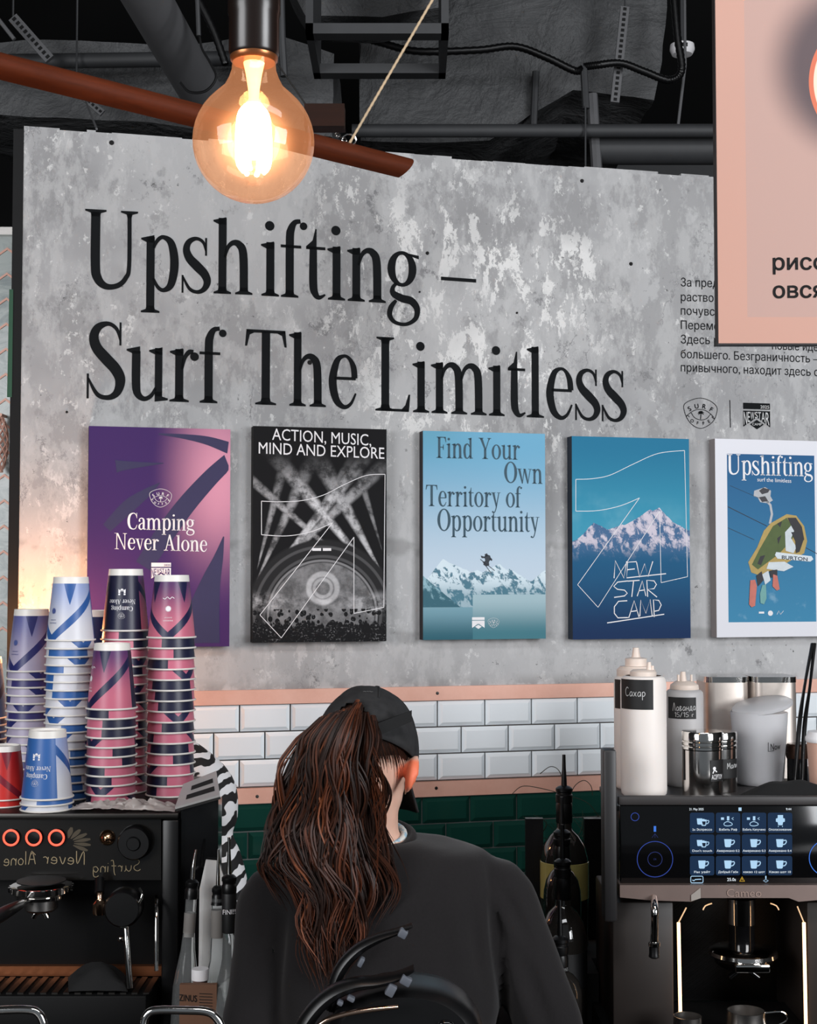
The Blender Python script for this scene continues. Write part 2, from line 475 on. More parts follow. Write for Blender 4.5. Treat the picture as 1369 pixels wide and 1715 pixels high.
# back counter and the bar in front
ct = thing('back_counter', 'dark back counter along the tiled wall carrying the coffee machines', 'counter', (0,3.0,0))
fy = 2.60
def wallY(x): return WY0 + WM*x
mb = MB(); mb.prism([(-1.15,fy),(1.7,fy),(1.7,wallY(1.7)-.02),(-1.15,wallY(-1.15)-.02)], lambda a,b,d: Vector((a,b,d)), .86, .90)
mb.build('worktop', M['counter'], ct, smooth=False)
for k in range(4):
    x0 = -1.12 + k*.70; mb = MB().box2((x0, fy+.03, .0), (x0+.69, fy+.58, .86)); cb = mb.build('cabinet', M['black'], ct, smooth=False)
bar = thing('bar_counter', 'dark bar counter between the viewer and the barista', 'counter', (0,1.9,0))
MB().box2((-1.3,1.66,1.06), (1.5,2.04,1.10), .006).build('bar_top', M['counter'], bar)
MB().box2((-1.3,1.72,0), (1.5,2.0,1.06)).build('bar_front', M['black'], bar, smooth=False)

# ================================================================== stuff under the ceiling
def duct(name, label, pts, Y0, Y1, m=M['foil'], seed=0, cat='air duct'):
    """front outline given at distance Y0 (pixel coordinates), body back to Y1; wrinkled wrap"""
    bm = bmesh.new()
    fr = [bm.verts.new(at(px, py, Y0)) for px, py in pts]
    dz = Vector((0, Y1-Y0, 0))
    bk = [bm.verts.new(v.co + dz) for v in fr]
    n = len(fr); bm.faces.new(fr); bm.faces.new(bk[::-1])
    for k in range(n): bm.faces.new([fr[k], bk[k], bk[(k+1)%n], fr[(k+1)%n]])
    bmesh.ops.triangulate(bm, faces=bm.faces[:])
    for _ in range(4): bmesh.ops.subdivide_edges(bm, edges=[e for e in bm.edges if e.calc_length() > .09], cuts=1, use_grid_fill=True)
    from mathutils import noise as mn
    bm.normal_update()
    for v in bm.verts:
        q = v.co*3.0 + Vector((seed, 0, 0)); v.co += v.normal*(mn.noise(q)*.03 + mn.noise(q*3.1)*.012)
    mb = MB(); mb.bm(bm); o = mb.build(name, m); tag(o, label, cat); return o
def phw(px0, px1, py0, py1, Y): return at(px0, py0, Y), at(px1, py1, Y)
duct('wrapped_duct', 'wide wrapped air duct under the ceiling at upper left', [(-60,72),(470,66),(560,90),(560,232),(250,205),(-60,185)], 4.3, 5.4, seed=1)
duct('wrapped_duct', 'wide wrapped air duct under the ceiling at upper right', [(600,-80),(1128,-80),(1096,168),(960,150),(820,236),(604,236)], 4.7, 5.8, seed=5)
duct('insulated_duct', 'rounded insulated duct at the very top behind the lamp socket', [(470,-60),(740,-60),(735,10),(640,28),(520,18)], 4.2, 4.4, seed=9)
# hanging box / tray above
t = thing('cable_tray', 'dark metal tray hanging at the top above the duct', 'tray', at(620,45,3.75))
a = at(512,56,3.75); b = at(752,14,3.75)
MB().box2((a.x,3.75,a.z), (b.x,3.80,a.z+.028)).build('front_rail', M['beam'], t)
MB().box2((a.x,4.05,a.z), (b.x,4.10,a.z+.028)).build('rear_rail', M['beam'], t)
for x in (a.x, b.x-.02): MB().box2((x,3.75,a.z), (x+.02,4.10,4.3)).build('end_bracket', M['beam'], t)
# round pipe
o = MB().cyl(at(225,-40,3.55), at(352,182,4.25), .062, .062, 28).build('round_pipe', M['pipe']); tag(o, 'fat grey round pipe slanting down behind the glowing bulb', 'pipe')
o = MB().cyl(at(-30,104,4.2), at(395,98,4.2), .022, n=16).build('black_pipe', M['beam']); tag(o, 'dark straight pipe crossing under the upper left duct', 'pipe')
o = MB().cyl(at(590,219,4.52), at(1300,219,4.52), .021, n=16).build('steel_pipe', M['beam']); tag(o, 'long thin horizontal pipe just above the concrete wall', 'pipe')
o = MB().cyl(at(1000,250,4.62), at(1300,250,4.62), .050, n=20).build('dark_pipe', M['beam']); tag(o, 'thick dark pipe below the thin pipe at upper right', 'pipe')
o = MB().box2(at(640,300,6.2), at(1330,225,6.35)).build('roof_beam', M['beam'], smooth=False); tag(o, 'dark steel beam far behind the concrete wall', 'beam')
# perforated struts
def strut(p0, p1, w, label, n):
    p0, p1 = Vector(p0), Vector(p1); ax = (p1-p0).normalized(); sd = ax.cross(Vector((0,1,0))).normalized(); fr = ax.cross(sd).normalized()
    if fr.y > 0: fr = -fr
    t = thing('perforated_strut', label, 'strut', p0)
    mb = MB(); L = (p1-p0).length
    R = Matrix((sd, ax, fr)).transposed()
    mb.box((p0+p1)/2, (w, L, w*.5), R); mb.build('channel', M['pipe'], t, smooth=False)
    mb = MB()
    for k in range(n):
        mb.box(p0 + ax*(L*(k+.5)/n) + fr*(w*.25), (w*.38, L/n*.55, .003), R)
    mb.build('slot', M['dark'], t, smooth=False)
    MB().cyl(p0, Vector((p0.x, p0.y, 4.3)), .003, n=6).build('hanger_rod', M['beam'], t)
strut(at(1047,12,4.55), at(1030,172,4.55), .028, 'grey perforated strut hanging upright in front of the right duct', 18)
strut(at(22,30,4.1), at(84,100,4.1), .03, 'grey perforated strut slanting at the far upper left', 10)
strut(at(128,152,4.15), at(172,190,4.15), .02, 'short perforated strut below the wooden beam at left', 7)
# black corrugated conduit
def conduit(pts, Y, label, r=.013):
    P = cr([at(px, py, Y) for px, py in pts], 14); rad = [r*(1 if k % 2 else .86) for k in range(len(P))]
    o = MB().tube(P, rad, 10).build('corrugated_conduit', M['blackp']); return tag(o, label, 'conduit')
conduit([(606,62),(640,72),(700,86),(800,84),(862,78),(915,96),(962,118),(976,115)], 4.5, 'black corrugated conduit running along the right duct')
conduit([(978,112),(1000,109),(1040,106),(1080,120),(1120,134),(1142,118),(1135,60),(1128,-20)], 4.5, 'black corrugated conduit looping up beside the white detector')
conduit([(322,-20),(355,45),(378,108)], 3.7, 'black cable hose hanging beside the lamp socket', .011)
# hanger rods and small pieces
def rod(pts, Y, r, label, m='beam', name='hanger_rod', cat='rod'):
    o = MB().tube([at(px, py, Y) for px, py in pts], r, 8).build(name, M[m]); return tag(o, label, cat)
rod([(978,112),(982,182)], 4.5, .012, 'short dark hanger bracket where the two conduits meet')
rod([(981,178),(981,283)], 4.488, .003, 'thin rod dropping below the conduit bracket')
rod([(1147,-20),(1148,110),(1136,212)], 4.6, .005, 'thin grey rod running down past the white detector', 'pipe')
rod([(898,120),(894,212)], 4.68, .012, 'short dark tube hanging below the right duct')
rod([(992,158),(1000,284)], 4.58, .018, 'pale wrapped upright strip behind the wall top', 'pipe', 'upright_strip', 'strip')
rod([(470,-20),(472,62),(476,128)], 3.6, .010, 'dark rod hanging just right of the lamp socket')
rod([(-14,18),(24,66)], 4.0, .006, 'pale wire end at the far left edge', 'pipe', 'wire', 'wire')
tag(MB().tube([at(140,160,4.13), at(162,216,3.50)], .003, 6).build('wire', M['pipe']), 'thin wire running down to the wall top at left', 'wire')
P = cr([at(px, py, 3.65) for px, py in ((333,50),(338,80),(352,105),(362,130),(345,152),(318,154),(302,138))], 8)
tag(MB().tube(P, .0035, 6).build('loop_wire', M['black']), 'loop of black wire around the fat round pipe', 'wire')
rod([(330,-20),(333,60)], 3.6, .006, 'little black clip rod beside the round pipe')
# smoke detector
p = at(1143,84,4.75)
t = thing('smoke_detector', 'small white smoke detector under the ceiling at upper right', 'detector', p)
MB().lathe([(.012,.02),(.040,.018),(.042,.0),(.034,-.016),(.0,-.018)], p, 24).build('housing', M['white'], t)
MB().box(p+Vector((.0,-.041,.004)), (.02,.006,.012)).build('sensor_slot', M['dark'], t)
MB().cyl(p+Vector((0,0,.018)), p+Vector((0,0,.5)), .006, n=8).build('stem', M['beam'], t)

# strip of dark green tape on the frame edge and a braided copper tassel on the marble
a = wl(WS0-.0255, 1, .006); zt_ = wpx(27,486)[1]; zb_ = wpx(27,666)[1]
o = MB().hexa([wl(WS0-.031,zb_,.0045), wl(WS0-.020,zb_,.0045), wl(WS0-.020,zb_,.0075), wl(WS0-.031,zb_,.0075), wl(WS0-.029,zt_,.0045), wl(WS0-.020,zt_,.0045), wl(WS0-.020,zt_,.0075), wl(WS0-.029,zt_,.0075)]).build('green_tape', plain('dark green tape', (8,66,40), .6), smooth=False); tag(o, 'strip of dark green tape along the black frame at the left edge', 'tape')
tz0, tz1 = at(8,792,3.70).z, at(8,700,3.70).z; tx = at(5,740,3.70).x; rt = random.Random(2)
ts = thing('copper_tassel', 'braided copper tassel hanging on the marble at the far left edge', 'ornament', (tx,3.70,tz0))
mb = MB()
for q in range(14):
    a = 2*PI*q/14; P = []
    for k in range(24):
        t = k/23; r = .004 + .014*math.sin(PI*min(1,t*1.05))**.7; aa = a + 5*t*(1 if q % 2 else -1); P.append((tx+r*math.cos(aa), 3.70-.004+min(.022,r)*math.sin(aa)*.8-.012, tz1+(tz0-tz1)*t))
    mb.tube(P, .0022, 5)
mb.build('braid', M['copper'], ts)
MB().cyl((tx,3.722,tz1+.006), (tx,3.675,tz1+.006), .004, n=10).build('hook', M['copper'], ts)
MB().tube([(tx,3.688,tz1+.006),(tx,3.688,tz1-.01)], .004, 8).build('loop', M['copper'], ts)
# ================================================================== lettering
class Glyphs:
    """condensed high-contrast serif drawn from stems, bowls and strokes; cap height 1"""
    def __init__(self, bold=1.0): self.p = []; self.x = 0.0; self.bold = bold
    def P(self, pts): self.p.append([(x + self.x, y) for x, y in pts])
    def R(self, x0, y0, x1, y1): self.P([(x0,y0),(x1,y0),(x1,y1),(x0,y1)])
    def K(self, pts, closed=False, n=6):
        Q = cr(pts, n, closed); m = len(Q); L = []; Rr = []
        for i in range(m):
            a = Q[i-1] if (i > 0 or closed) else Q[i]; b = Q[(i+1) % m] if (i < m-1 or closed) else Q[i]
            dx, dy = b[0]-a[0], b[1]-a[1]; l = math.hypot(dx, dy) or 1; nx, ny = -dy/l, dx/l; w = max(Q[i][2]*self.bold, .0005)/2
            L.append((Q[i][0]+nx*w, Q[i][1]+ny*w)); Rr.append((Q[i][0]-nx*w, Q[i][1]-ny*w))
        for i in range(m if closed else m-1):
            j = (i+1) % m; self.P([Rr[i], Rr[j], L[j], L[i]])
    def ball(self, x, y, r): self.P([(x+r*math.cos(2*PI*k/16), y+r*math.sin(2*PI*k/16)) for k in range(16)])
    def ring(self, cx, cy, rx, ry, wt=.04, wk=.10, n=16):
        pts = []
        for k in range(n):
            a = 2*PI*k/n; c = math.cos(a); pts.append((cx+rx*c, cy+ry*math.sin(a), wt+(wk-wt)*c*c))
        self.K(pts, True, 2)
    def foot(self, cx, y=0, hw=.115, st=.095):
        self.P([(cx-hw,y),(cx+hw,y),(cx+hw,y+.022),(cx+st/2+.012,y+.045),(cx+st/2,y+.09),(cx-st/2,y+.09),(cx-st/2-.012,y+.045),(cx-hw,y+.022)])
    def head(self, cx, y=1, hw=.125, st=.1):
        self.P([(cx-hw,y),(cx-hw,y-.022),(cx-st/2-.012,y-.045),(cx-st/2,y-.09),(cx+st/2,y-.09),(cx+st/2+.012,y-.045),(cx+hw,y-.022),(cx+hw,y)])
    def flag(self, cx, y, st=.095):
        self.P([(cx-st/2-.075,y-.03),(cx-st/2-.075,y-.05),(cx-st/2,y-.085),(cx+st/2,y-.085),(cx+st/2,y+.012)])
    def stem(self, cx, y0, y1, st=.105): self.R(cx-st/2, y0, cx+st/2, y1)
    def ch(self, c):
        X = .69
        if c == ' ': self.x += .26; return
        if c == '|': self.x += .08; return
        if c == 'U':
            self.head(.14, 1, .135, .105); self.head(.57, 1, .11, .05)
            self.K([(.14,.97,.105),(.14,.3,.105),(.17,.13,.1),(.245,.045,.08),(.34,.025,.062),(.45,.06,.058),(.53,.15,.052),(.57,.3,.047),(.57,.97,.047)]); a = .71
        elif c == 'p':
            self.flag(.13, X+.01); self.stem(.13, -.28, X); self.foot(.13, -.28, .12)
            self.K([(.165,.55,.035),(.225,.655,.045),(.30,.69,.05),(.40,.61,.085),(.44,.36,.1),(.40,.10,.085),(.31,.015,.05),(.23,.045,.042),(.165,.16,.03)]); a = .53
        elif c == 's':
            self.R(.305,.48,.33,.71); self.R(.0,-.01,.025,.22)
            self.K([(.318,.53,.02),(.28,.65,.035),(.19,.695,.042),(.095,.65,.065),(.06,.55,.082),(.10,.44,.1),(.20,.34,.11),(.30,.24,.1),(.335,.14,.085),(.29,.045,.06),(.2,.008,.042),(.10,.05,.038),(.015,.2,.02)]); a = .40
        elif c in 'hnm':
            y = .98 if c == 'h' else X
            self.flag(.13, y); self.stem(.13, 0, y); self.foot(.13)
            for k in range(2 if c == 'm' else 1):
                o = .285*k
                self.K([(.16+o,.47,.03),(.20+o,.60,.045),(.27+o,.665,.06),(.35+o,.645,.085),(.405+o,.52,.097),(.415+o,.04,.097)]); self.foot(.415+o)
            a = .545 + (.285 if c == 'm' else 0)
        elif c == 'i':
            self.flag(.13, X); self.stem(.13, 0, X); self.foot(.13); self.ball(.12, .90, .062); a = .26
        elif c == 'f':
            self.K([(.12,.0,.095),(.12,.72,.095),(.135,.87,.088),(.185,.965,.06),(.26,.985,.048)]); self.ball(.30,.925,.05); self.R(0,.635,.27,.672); self.foot(.12); a = .30
        elif c == 't':
            self.K([(.125,.66,.085),(.125,.2,.095),(.15,.07,.08),(.205,.02,.05),(.285,.06,.02)]); self.P([(.168,.90),(.15,.90),(.115,.75),(.03,.672),(.03,.64),(.168,.64)]); self.R(.03,.635,.285,.672); a = .30
        elif c == 'g':
            self.ring(.20,.46,.145,.21,.042,.095); self.P([(.27,.645),(.43,.60),(.43,.645),(.30,.665)])
            self.K([(.13,.275,.035),(.075,.205,.05),(.085,.13,.075),(.20,.075,.09),(.33,.045,.09),(.405,-.05,.075),(.385,-.18,.055),(.26,-.26,.042),(.11,-.245,.045),(.035,-.16,.06),(.05,-.05,.06),(.12,.045,.035)]); a = .46
        elif c == '-': self.R(0,.33,.42,.375); a = .44
        elif c == 'S':
            self.R(.405,.70,.43,1.0); self.R(.0,0,.027,.32)
            self.K([(.418,.76,.02),(.37,.91,.04),(.265,.975,.05),(.14,.925,.085),(.085,.80,.105),(.12,.66,.12),(.23,.53,.13),(.36,.39,.128),(.42,.25,.115),(.38,.09,.085),(.27,.02,.058),(.13,.06,.048),(.015,.27,.02)]); a = .49
        elif c == 'u':
            self.flag(.125,X); self.flag(.41,X); self.K([(.125,.64,.095),(.125,.2,.095),(.155,.07,.078),(.235,.022,.055),(.32,.07,.045),(.375,.17,.03)]); self.R(.3625,.06,.4575,X); self.P([(.3625,-.01),(.53,.015),(.53,.038),(.4575,.06),(.4575,.12),(.3625,.12)]); a = .54
        elif c == 'r':
            self.flag(.13,X); self.stem(.13,0,X); self.foot(.13,0,.125); self.K([(.165,.43,.03),(.20,.58,.045),(.255,.655,.055),(.31,.66,.05)]); self.ball(.325,.60,.057); a = .385
        elif c == 'T':
            self.stem(.29,0,.97,.115); self.R(.02,.95,.56,.99); self.P([(.02,.99),(.0,.77),(.03,.77),(.065,.92),(.13,.95)]); self.P([(.56,.99),(.58,.77),(.55,.77),(.515,.92),(.45,.95)]); self.foot(.29,0,.145,.115); a = .60
        elif c == 'e':
            self.R(.10,.375,.405,.415); self.K([(.388,.40,.075),(.372,.55,.072),(.315,.66,.045),(.235,.695,.04),(.135,.62,.075),(.075,.36,.1),(.125,.11,.088),(.235,.012,.055),(.335,.06,.038),(.405,.2,.022)]); a = .45
        elif c == 'L':
            self.head(.17); self.stem(.17,0,1,.11); self.foot(.17,0,.14,.11); self.R(.12,0,.5,.035); self.P([(.40,.0),(.505,0),(.525,.235),(.50,.235),(.455,.09),(.40,.03)]); a = .545
        elif c == 'l': self.flag(.13,.98); self.stem(.13,0,.98); self.foot(.13,0,.13); a = .27
        elif c == 'a':
            self.ball(.085,.52,.05); self.K([(.065,.55,.05),(.10,.64,.048),(.18,.69,.046),(.27,.655,.07),(.31,.52,.095),(.31,.14,.095),(.34,.035,.06),(.43,.04,.025)])
            self.K([(.29,.42,.03),(.17,.355,.045),(.085,.26,.075),(.075,.12,.085),(.14,.02,.055),(.23,.045,.04),(.29,.15,.03)]); a = .44
        elif c == 'C':
            self.R(.50,.68,.525,1.0); self.K([(.51,.74,.02),(.445,.92,.042),(.32,.975,.05),(.17,.89,.09),(.095,.7,.112),(.078,.5,.118),(.095,.3,.112),(.17,.1,.09),(.32,.022,.05),(.45,.08,.04),(.525,.28,.02)]); a = .57
        elif c == 'N':
            self.stem(.13,0,1,.045); self.foot(.13,0,.12,.045); self.P([(.0,1),(.20,1),(.60,-.01),(.545,-.01),(.15,.9),(.13,.978),(.0,.978)]); self.stem(.575,0,1,.045); self.head(.575,1,.115,.045); a = .71
        elif c == 'A':
            self.P([(.10,.02),(.145,.02),(.345,.92),(.33,1.0),(.30,1.0)]); self.P([(.28,1.0),(.365,1.0),(.60,.0),(.475,.0)]); self.R(.17,.33,.46,.37); self.foot(.12,0,.12,.04); self.foot(.54,0,.145,.115); a = .69
        elif c in 'vwy':
            for k in range(2 if c == 'w' else 1):
                o = .27*k
                self.P([(.03+o,X),(.145+o,X),(.275+o,.05),(.255+o,-.01),(.225+o,-.01)])
            o = .27 if c == 'w' else 0
            if c == 'w': self.P([(.33,X),(.365,X),(.265,-.01),(.235,-.01)])
            self.R(-.025,X-.022,.205,X); self.R(.27+o,X-.022,.46+o,X)
            if c == 'y': self.K([(.375,X-.01,.038),(.25,.05,.042),(.20,-.15,.04),(.14,-.25,.04),(.06,-.255,.03)]); self.ball(.06,-.225,.042)
            else: self.P([(.36+o,X),(.395+o,X),(.265+o,-.01),(.235+o,-.01)])
            a = .45 + o
        elif c == 'o': self.ring(.245,.345,.175,.335); a = .49
        elif c == 'd':
            self.K([(.33,.55,.03),(.27,.66,.045),(.20,.69,.05),(.11,.60,.085),(.075,.35,.1),(.11,.09,.085),(.19,.012,.05),(.27,.05,.042),(.33,.17,.03)]); self.flag(.37,.98); self.R(.3225,.06,.4175,.98); self.P([(.3225,-.01),(.49,.015),(.49,.038),(.4175,.06),(.4175,.12),(.3225,.12)]); a = .51
        elif c == 'O': self.ring(.33,.50,.255,.485,.045,.118,24); a = .66
        elif c == 'F':
            self.head(.16); self.stem(.16,0,1,.11); self.foot(.16,0,.145,.11); self.R(.16,.96,.48,1); self.P([(.48,1),(.50,.75),(.475,.75),(.44,.91),(.38,.96)]); self.R(.16,.49,.37,.53); self.P([(.355,.64),(.375,.64),(.375,.38),(.355,.38),(.335,.48),(.335,.54)]); a = .50
        elif c == 'Y':
            self.P([(.05,1),(.18,1),(.36,.46),(.30,.40)]); self.P([(.50,1),(.54,1),(.35,.40),(.32,.44)]); self.stem(.315,0,.46,.11); self.foot(.315,0,.145,.11); self.head(.115,1,.125,.06); self.head(.52,1,.095,.03); a = .62
        else: raise ValueError(c)
        self.x += a + .005
    def text(self, s):
        for c in s: self.ch(c)
        return self
def fit(polys, p0, p1, cap, fn, skew=0.0):
    """polys (cap height 1) fitted between pixel baseline points p0 and p1, cap height in pixels; fn: pixel -> (a, b) plane"""
    xs = [x for P in polys for x, _ in P]; x0, x1 = min(xs), max(xs)
    a0, b0 = fn(*p0); a1, b1 = fn(*p1); at_, bt = fn(p0[0], p0[1]-cap)
    h = bt - b0
    return [[(a0 + (a1-a0)*(x-x0)/(x1-x0) + skew*y, b0 + (b1-b0)*(x-x0)/(x1-x0) + y*h) for x, y in P] for P in polys]
def serif(s, p0, p1, cap, fn): return fit(Glyphs(1.12).text(s).p, p0, p1, cap, fn)
from mathutils.geometry import delaunay_2d_cdt
_memo = {}
def sans_polys(s, bold=0.0):
    """filled triangles of a line set in Blender's own sans face, cap height scaled to 1 (non-zero winding)"""
    if (s, bold) in _memo: return _memo[s, bold]
    out = []; 
    cu = bpy.data.curves.new('line', 'FONT'); cu.body = s; cu.size = 1; cu.resolution_u = 3; cu.fill_mode = 'NONE' if hasattr(cu, 'fill_mode') else 'NONE'
    o = bpy.data.objects.new('line', cu); COL.objects.link(o)
    dg = bpy.context.evaluated_depsgraph_get(); dg.update()
    me = bpy.data.meshes.new_from_object(o.evaluated_get(dg))
    P = [(v.co.x/.7, v.co.y/.7) for v in me.vertices]; nxt = {}
    for e in me.edges: nxt.setdefault(e.vertices[0], []).append(e.vertices[1]); nxt.setdefault(e.vertices[1], []).append(e.vertices[0])
    seen = set(); loops = []
    for v0 in range(len(P)):
        if v0 in seen or v0 not in nxt: continue
        lp = [v0]; seen.add(v0); cur = v0
        while True:
            c = [q for q in nxt[cur] if q not in seen]
            if not c: break
            c = [q for q in c if q == cur+1] or c
            cur = c[0]; seen.add(cur); lp.append(cur)
        if len(lp) > 2: loops.append([P[i] for i in lp])
    bpy.data.objects.remove(o); bpy.data.curves.remove(cu); bpy.data.meshes.remove(me)
    # group overlapping loops by bounding box so that each letter is filled on its own
    groups = []
    for lp in sorted(loops, key=lambda l: min(x for x, _ in l)):
        x0, x1 = min(x for x, _ in lp), max(x for x, _ in lp)
        if groups and x0 < groups[-1][1] - 1e-4: groups[-1][0].append(lp); groups[-1][1] = max(groups[-1][1], x1)
        else: groups.append([[lp], x1])
    for lps, _ in groups:
        vs = []; ed = []
        for lp in lps:
            k = len(vs); vs += [Vector(q) for q in lp]; ed += [(k+i, k+(i+1) % len(lp)) for i in range(len(lp))]
        V2, E2, F2, _a, _b, _c = delaunay_2d_cdt(vs, ed, [], 0, 1e-5)
        for f in F2:
            cx_ = sum(V2[i][0] for i in f)/len(f); cy_ = sum(V2[i][1] for i in f)/len(f); w = 0
            for lp in lps:
                for (xa, ya), (xb, yb) in zip(lp, lp[1:]+lp[:1]):
                    if (ya <= cy_) != (yb <= cy_) and xa + (cy_-ya)/(yb-ya)*(xb-xa) > cx_: w += 1 if yb > ya else -1
            if w: out.append([(V2[i][0], V2[i][1]) for i in f])
    if bold > 0:
        for lp in loops: out += line_polys(lp, bold*2, True)
    _memo[s, bold] = out
    return out
def sans(s, p0, p1, cap, fn, bold=0.0): return fit(sans_polys(s, bold), p0, p1, cap, fn)
def line_polys(pts, w, closed=False, smooth=0):
    g = Glyphs(); g.K([(x, y, w) for x, y in pts], closed, smooth or 1); return g.p
def flat(polys, fn, name, m, parent, label=None):
    """2-D polygons mapped with fn(a, b) -> point, thin lettering on a surface"""
    mb = MB()
    for P in polys: mb.poly([fn(a, b) for a, b in P])
    return mb.build(name, m, parent, smooth=False, label=label, fix=False)
def wfn(d): return lambda px, py: wpx(px, py, d)
def wpt(d): return lambda s, z: wl(s, z, d)
D0 = .0012
L = []
L += serif('Upsh', (141.5,482), (423,494), 132.5, wfn(D0)); L += serif('ifting', (437,495), (704,511), 131, wfn(D0)); L += serif('-', (739,512), (798,516), 130, wfn(D0))
L += serif('Surf', (145,667), (379,676), 130, wfn(D0)); L += serif('The', (410,676.5), (599,684), 127, wfn(D0)); L += serif('Limitless', (629,687.5), (1050.5,706), 124, wfn(D0))
flat(L, wpt(D0), 'headline_lettering', M['ink'], back)
L = []
for s_, x1, y, y1 in (('За пред',1204,479.5,481.3),('раствор',1206,504,506),('почувст',1206,527,529),('Переме',1205,551,553),('Здесь р',1205,575,577),
                  ('большего. Безграничность –',1371,599.5,607.5),('привычного, находит здесь с',1372,622,630)):
    L += sans(s_, (1141,y), (x1,y1), 14, wfn(D0))
L += sans('новые иде', (1294,585), (1371,588), 14, wfn(D0))
flat(L, wpt(D0), 'paragraph_lettering', M['ink'], back)

# ---- round shield emblem and camp badge (unit drawings, x right, y up)
def arc_text(s, cx, cy, r, a0, a1, h, flip=False, bold=.03):
    out = []
    for k, c in enumerate(s):
        a = a0 + (a1-a0)*k/(len(s)-1); q = sans_polys(c, bold); xs = [x for P in q for x, _ in P]; xm = (min(xs)+max(xs))/2
        rot = a - PI/2 if not flip else a + PI/2
        ox, oy = cx + r*math.cos(a), cy + r*math.sin(a)
        for P in q:
            out.append([(ox + ((x-xm)*math.cos(rot) - (y-.5)*math.sin(rot))*h, oy + ((x-xm)*math.sin(rot) + (y-.5)*math.cos(rot))*h) for x, y in P])
    return out
def emblem_polys(w=.035):
    g = []
    sh = [(-1,.47),(-.58,.77),(0,.89),(.58,.77),(1,.40)]
    Z = lambda pts: [((x-368)/187, (288-y)/187) for x, y in pts]
    g += line_polys(Z([(182,200),(260,148),(368,122),(478,148),(555,212),(552,290),(515,370),(440,430),(366,455),(290,430),(225,365),(187,280)]), w, True, 4)
    g += line_polys(Z([(208,322),(285,265),(365,246),(445,265),(522,328)]), w, False, 4)
    g += line_polys(Z([(262,285),(300,338),(370,362),(438,345),(488,290)]), w, False, 4)
    g += arc_text('SURF', 0, -.85, 1.28, PI*.675, PI*.325, .27)
    g += arc_text('COFFEE', 0, .42, 1.02, PI*1.22, PI*1.78, .19, True)
    g += line_polys([(.0,-.36),(.03,-.05)], .05)
    for a in (20, 60, 100, 140, 180, 330, 215):                    # palm crown
        c, s_ = math.cos(math.radians(a)), math.sin(math.radians(a)); q = Glyphs()
        q.K([(.03,.0,.08),(.03+.11*c,.03+.09*s_,.06),(.03+.2*c,-.03+.12*s_,.012)]); g += q.p
    return g
EMB = emblem_polys()
def badge_polys():
    """(solid, cut-out letters)"""
    Z = lambda pts: [((x-1015)/153, (322-y)/153) for x, y in pts]
    solid = [Z([(862,180),(1168,180),(1168,247),(862,247)])]
    solid += [Z([(862,265),(1168,265),(1168,345),(862,345)]), Z([(862,345),(1000,345),(862,440)]), Z([(1032,345),(1168,345),(1168,440)]), Z([(930,345),(1100,345),(1016,338)])]
    solid += [Z([(1016,362),(1095,412),(1016,465),(937,412)])]
    cut = fit(sans_polys('2025', .02), (.28,.56), (.94,.56), -.22, lambda x, y: (x, y))
    for c, x0, x1, y0 in (('N',-.96,-.72,-.62),('E',-.68,-.50,-.42),('W',-.46,-.18,-.24),('S',-.14,.08,-.14),('T',.10,.32,-.22),('A',.34,.62,-.40),('R',.66,.94,-.62)):
        cut += fit(sans_polys(c, .012), (x0,y0), (x1,y0), -(.30-y0), lambda x, y: (x, y))
    cut += fit(sans_polys('CAMP', .015), (-.34,-.66), (.36,-.66), -.17, lambda x, y: (x, y))
    return solid, cut
BADGE = badge_polys()
def place(polys, px, py, half, fn):
    """unit drawing centred on a pixel with half-width in pixels -> plane coordinates"""
    a0, b0 = fn(px, py); a1 = fn(px+half, py)[0]; k = a1 - a0
    return [[(a0 + x*k, b0 + y*k*.96) for x, y in P] for P in polys]
flat(place(EMB, 1173.8, 692, 27.3, wfn(D0)), wpt(D0), 'shield_emblem', M['ink'], back)
flat(place(BADGE[0], 1268, 697, 22.4, wfn(D0)), wpt(D0), 'camp_badge', M['ink'], back)
flat(place(BADGE[1], 1268, 697, 22.4, wfn(D0+.0006)), wpt(D0+.0006), 'camp_badge_letters', plain('pale cut-out', (196,196,196), .8), back)
flat(line_polys([wpx(1223,670,D0), wpx(1224,716,D0)], .0022), wpt(D0), 'divider_line', M['ink'], back)

# ================================================================== posters
PT = .034
def wl_front(s):
    """same line of sight, on the poster's front plane"""
    p = wl(s, 1.9, 0); d = p - Vector((0,0,CAMZ)); t = ((Vector((0,WY0,0)) + WNRM*PT) - Vector((0,0,CAMZ))).dot(WNRM) / d.dot(WNRM)
    return (Vector((0,0,CAMZ)) + d*t - Vector((0,WY0,0)) - WNRM*PT).dot(WDIR)
def poster(label, s0, s1, z0, z1, print_m, side_m):
    s0 = wl_front(s0); s1 = wl_front(s1); z0 = CAMZ + (z0-CAMZ)*.991; z1 = CAMZ + (z1-CAMZ)*.991
    c = wl((s0+s1)/2, z0, 0)
    t = thing('canvas_poster', label, 'poster', c, 0, 'poster row under the headline')
    mb = MB(); mb.hexa([wl(s0,z0,PT), wl(s1,z0,PT), wl(s1,z0,.0005), wl(s0,z0,.0005), wl(s0,z1,PT), wl(s1,z1,PT), wl(s1,z1,.0005), wl(s0,z1,.0005)])
    mb.build('canvas_frame', side_m, t, smooth=False)
    mb = MB(); mb.grid(lambda u, v: wl(s0+(s1-s0)*u, z0+(z1-z0)*v, PT+.0006), 2, 2)
    mb.build('print', print_m, t, smooth=False, fix=False)
    return t
PF = wfn(PT+.0012); PP = wpt(PT+.0012); PF2 = wfn(PT+.0018); PP2 = wpt(PT+.0018)
def pxy(pts): return [PF(x, y) for x, y in pts]
def uvsh(name, rough=.62):
    s = Sh(name, rough, spec=.12); u, v, _ = s.xyz(s.tc('UV')); return s, u, v
side_dark = plain('dark canvas edge', (38,34,40), .7)
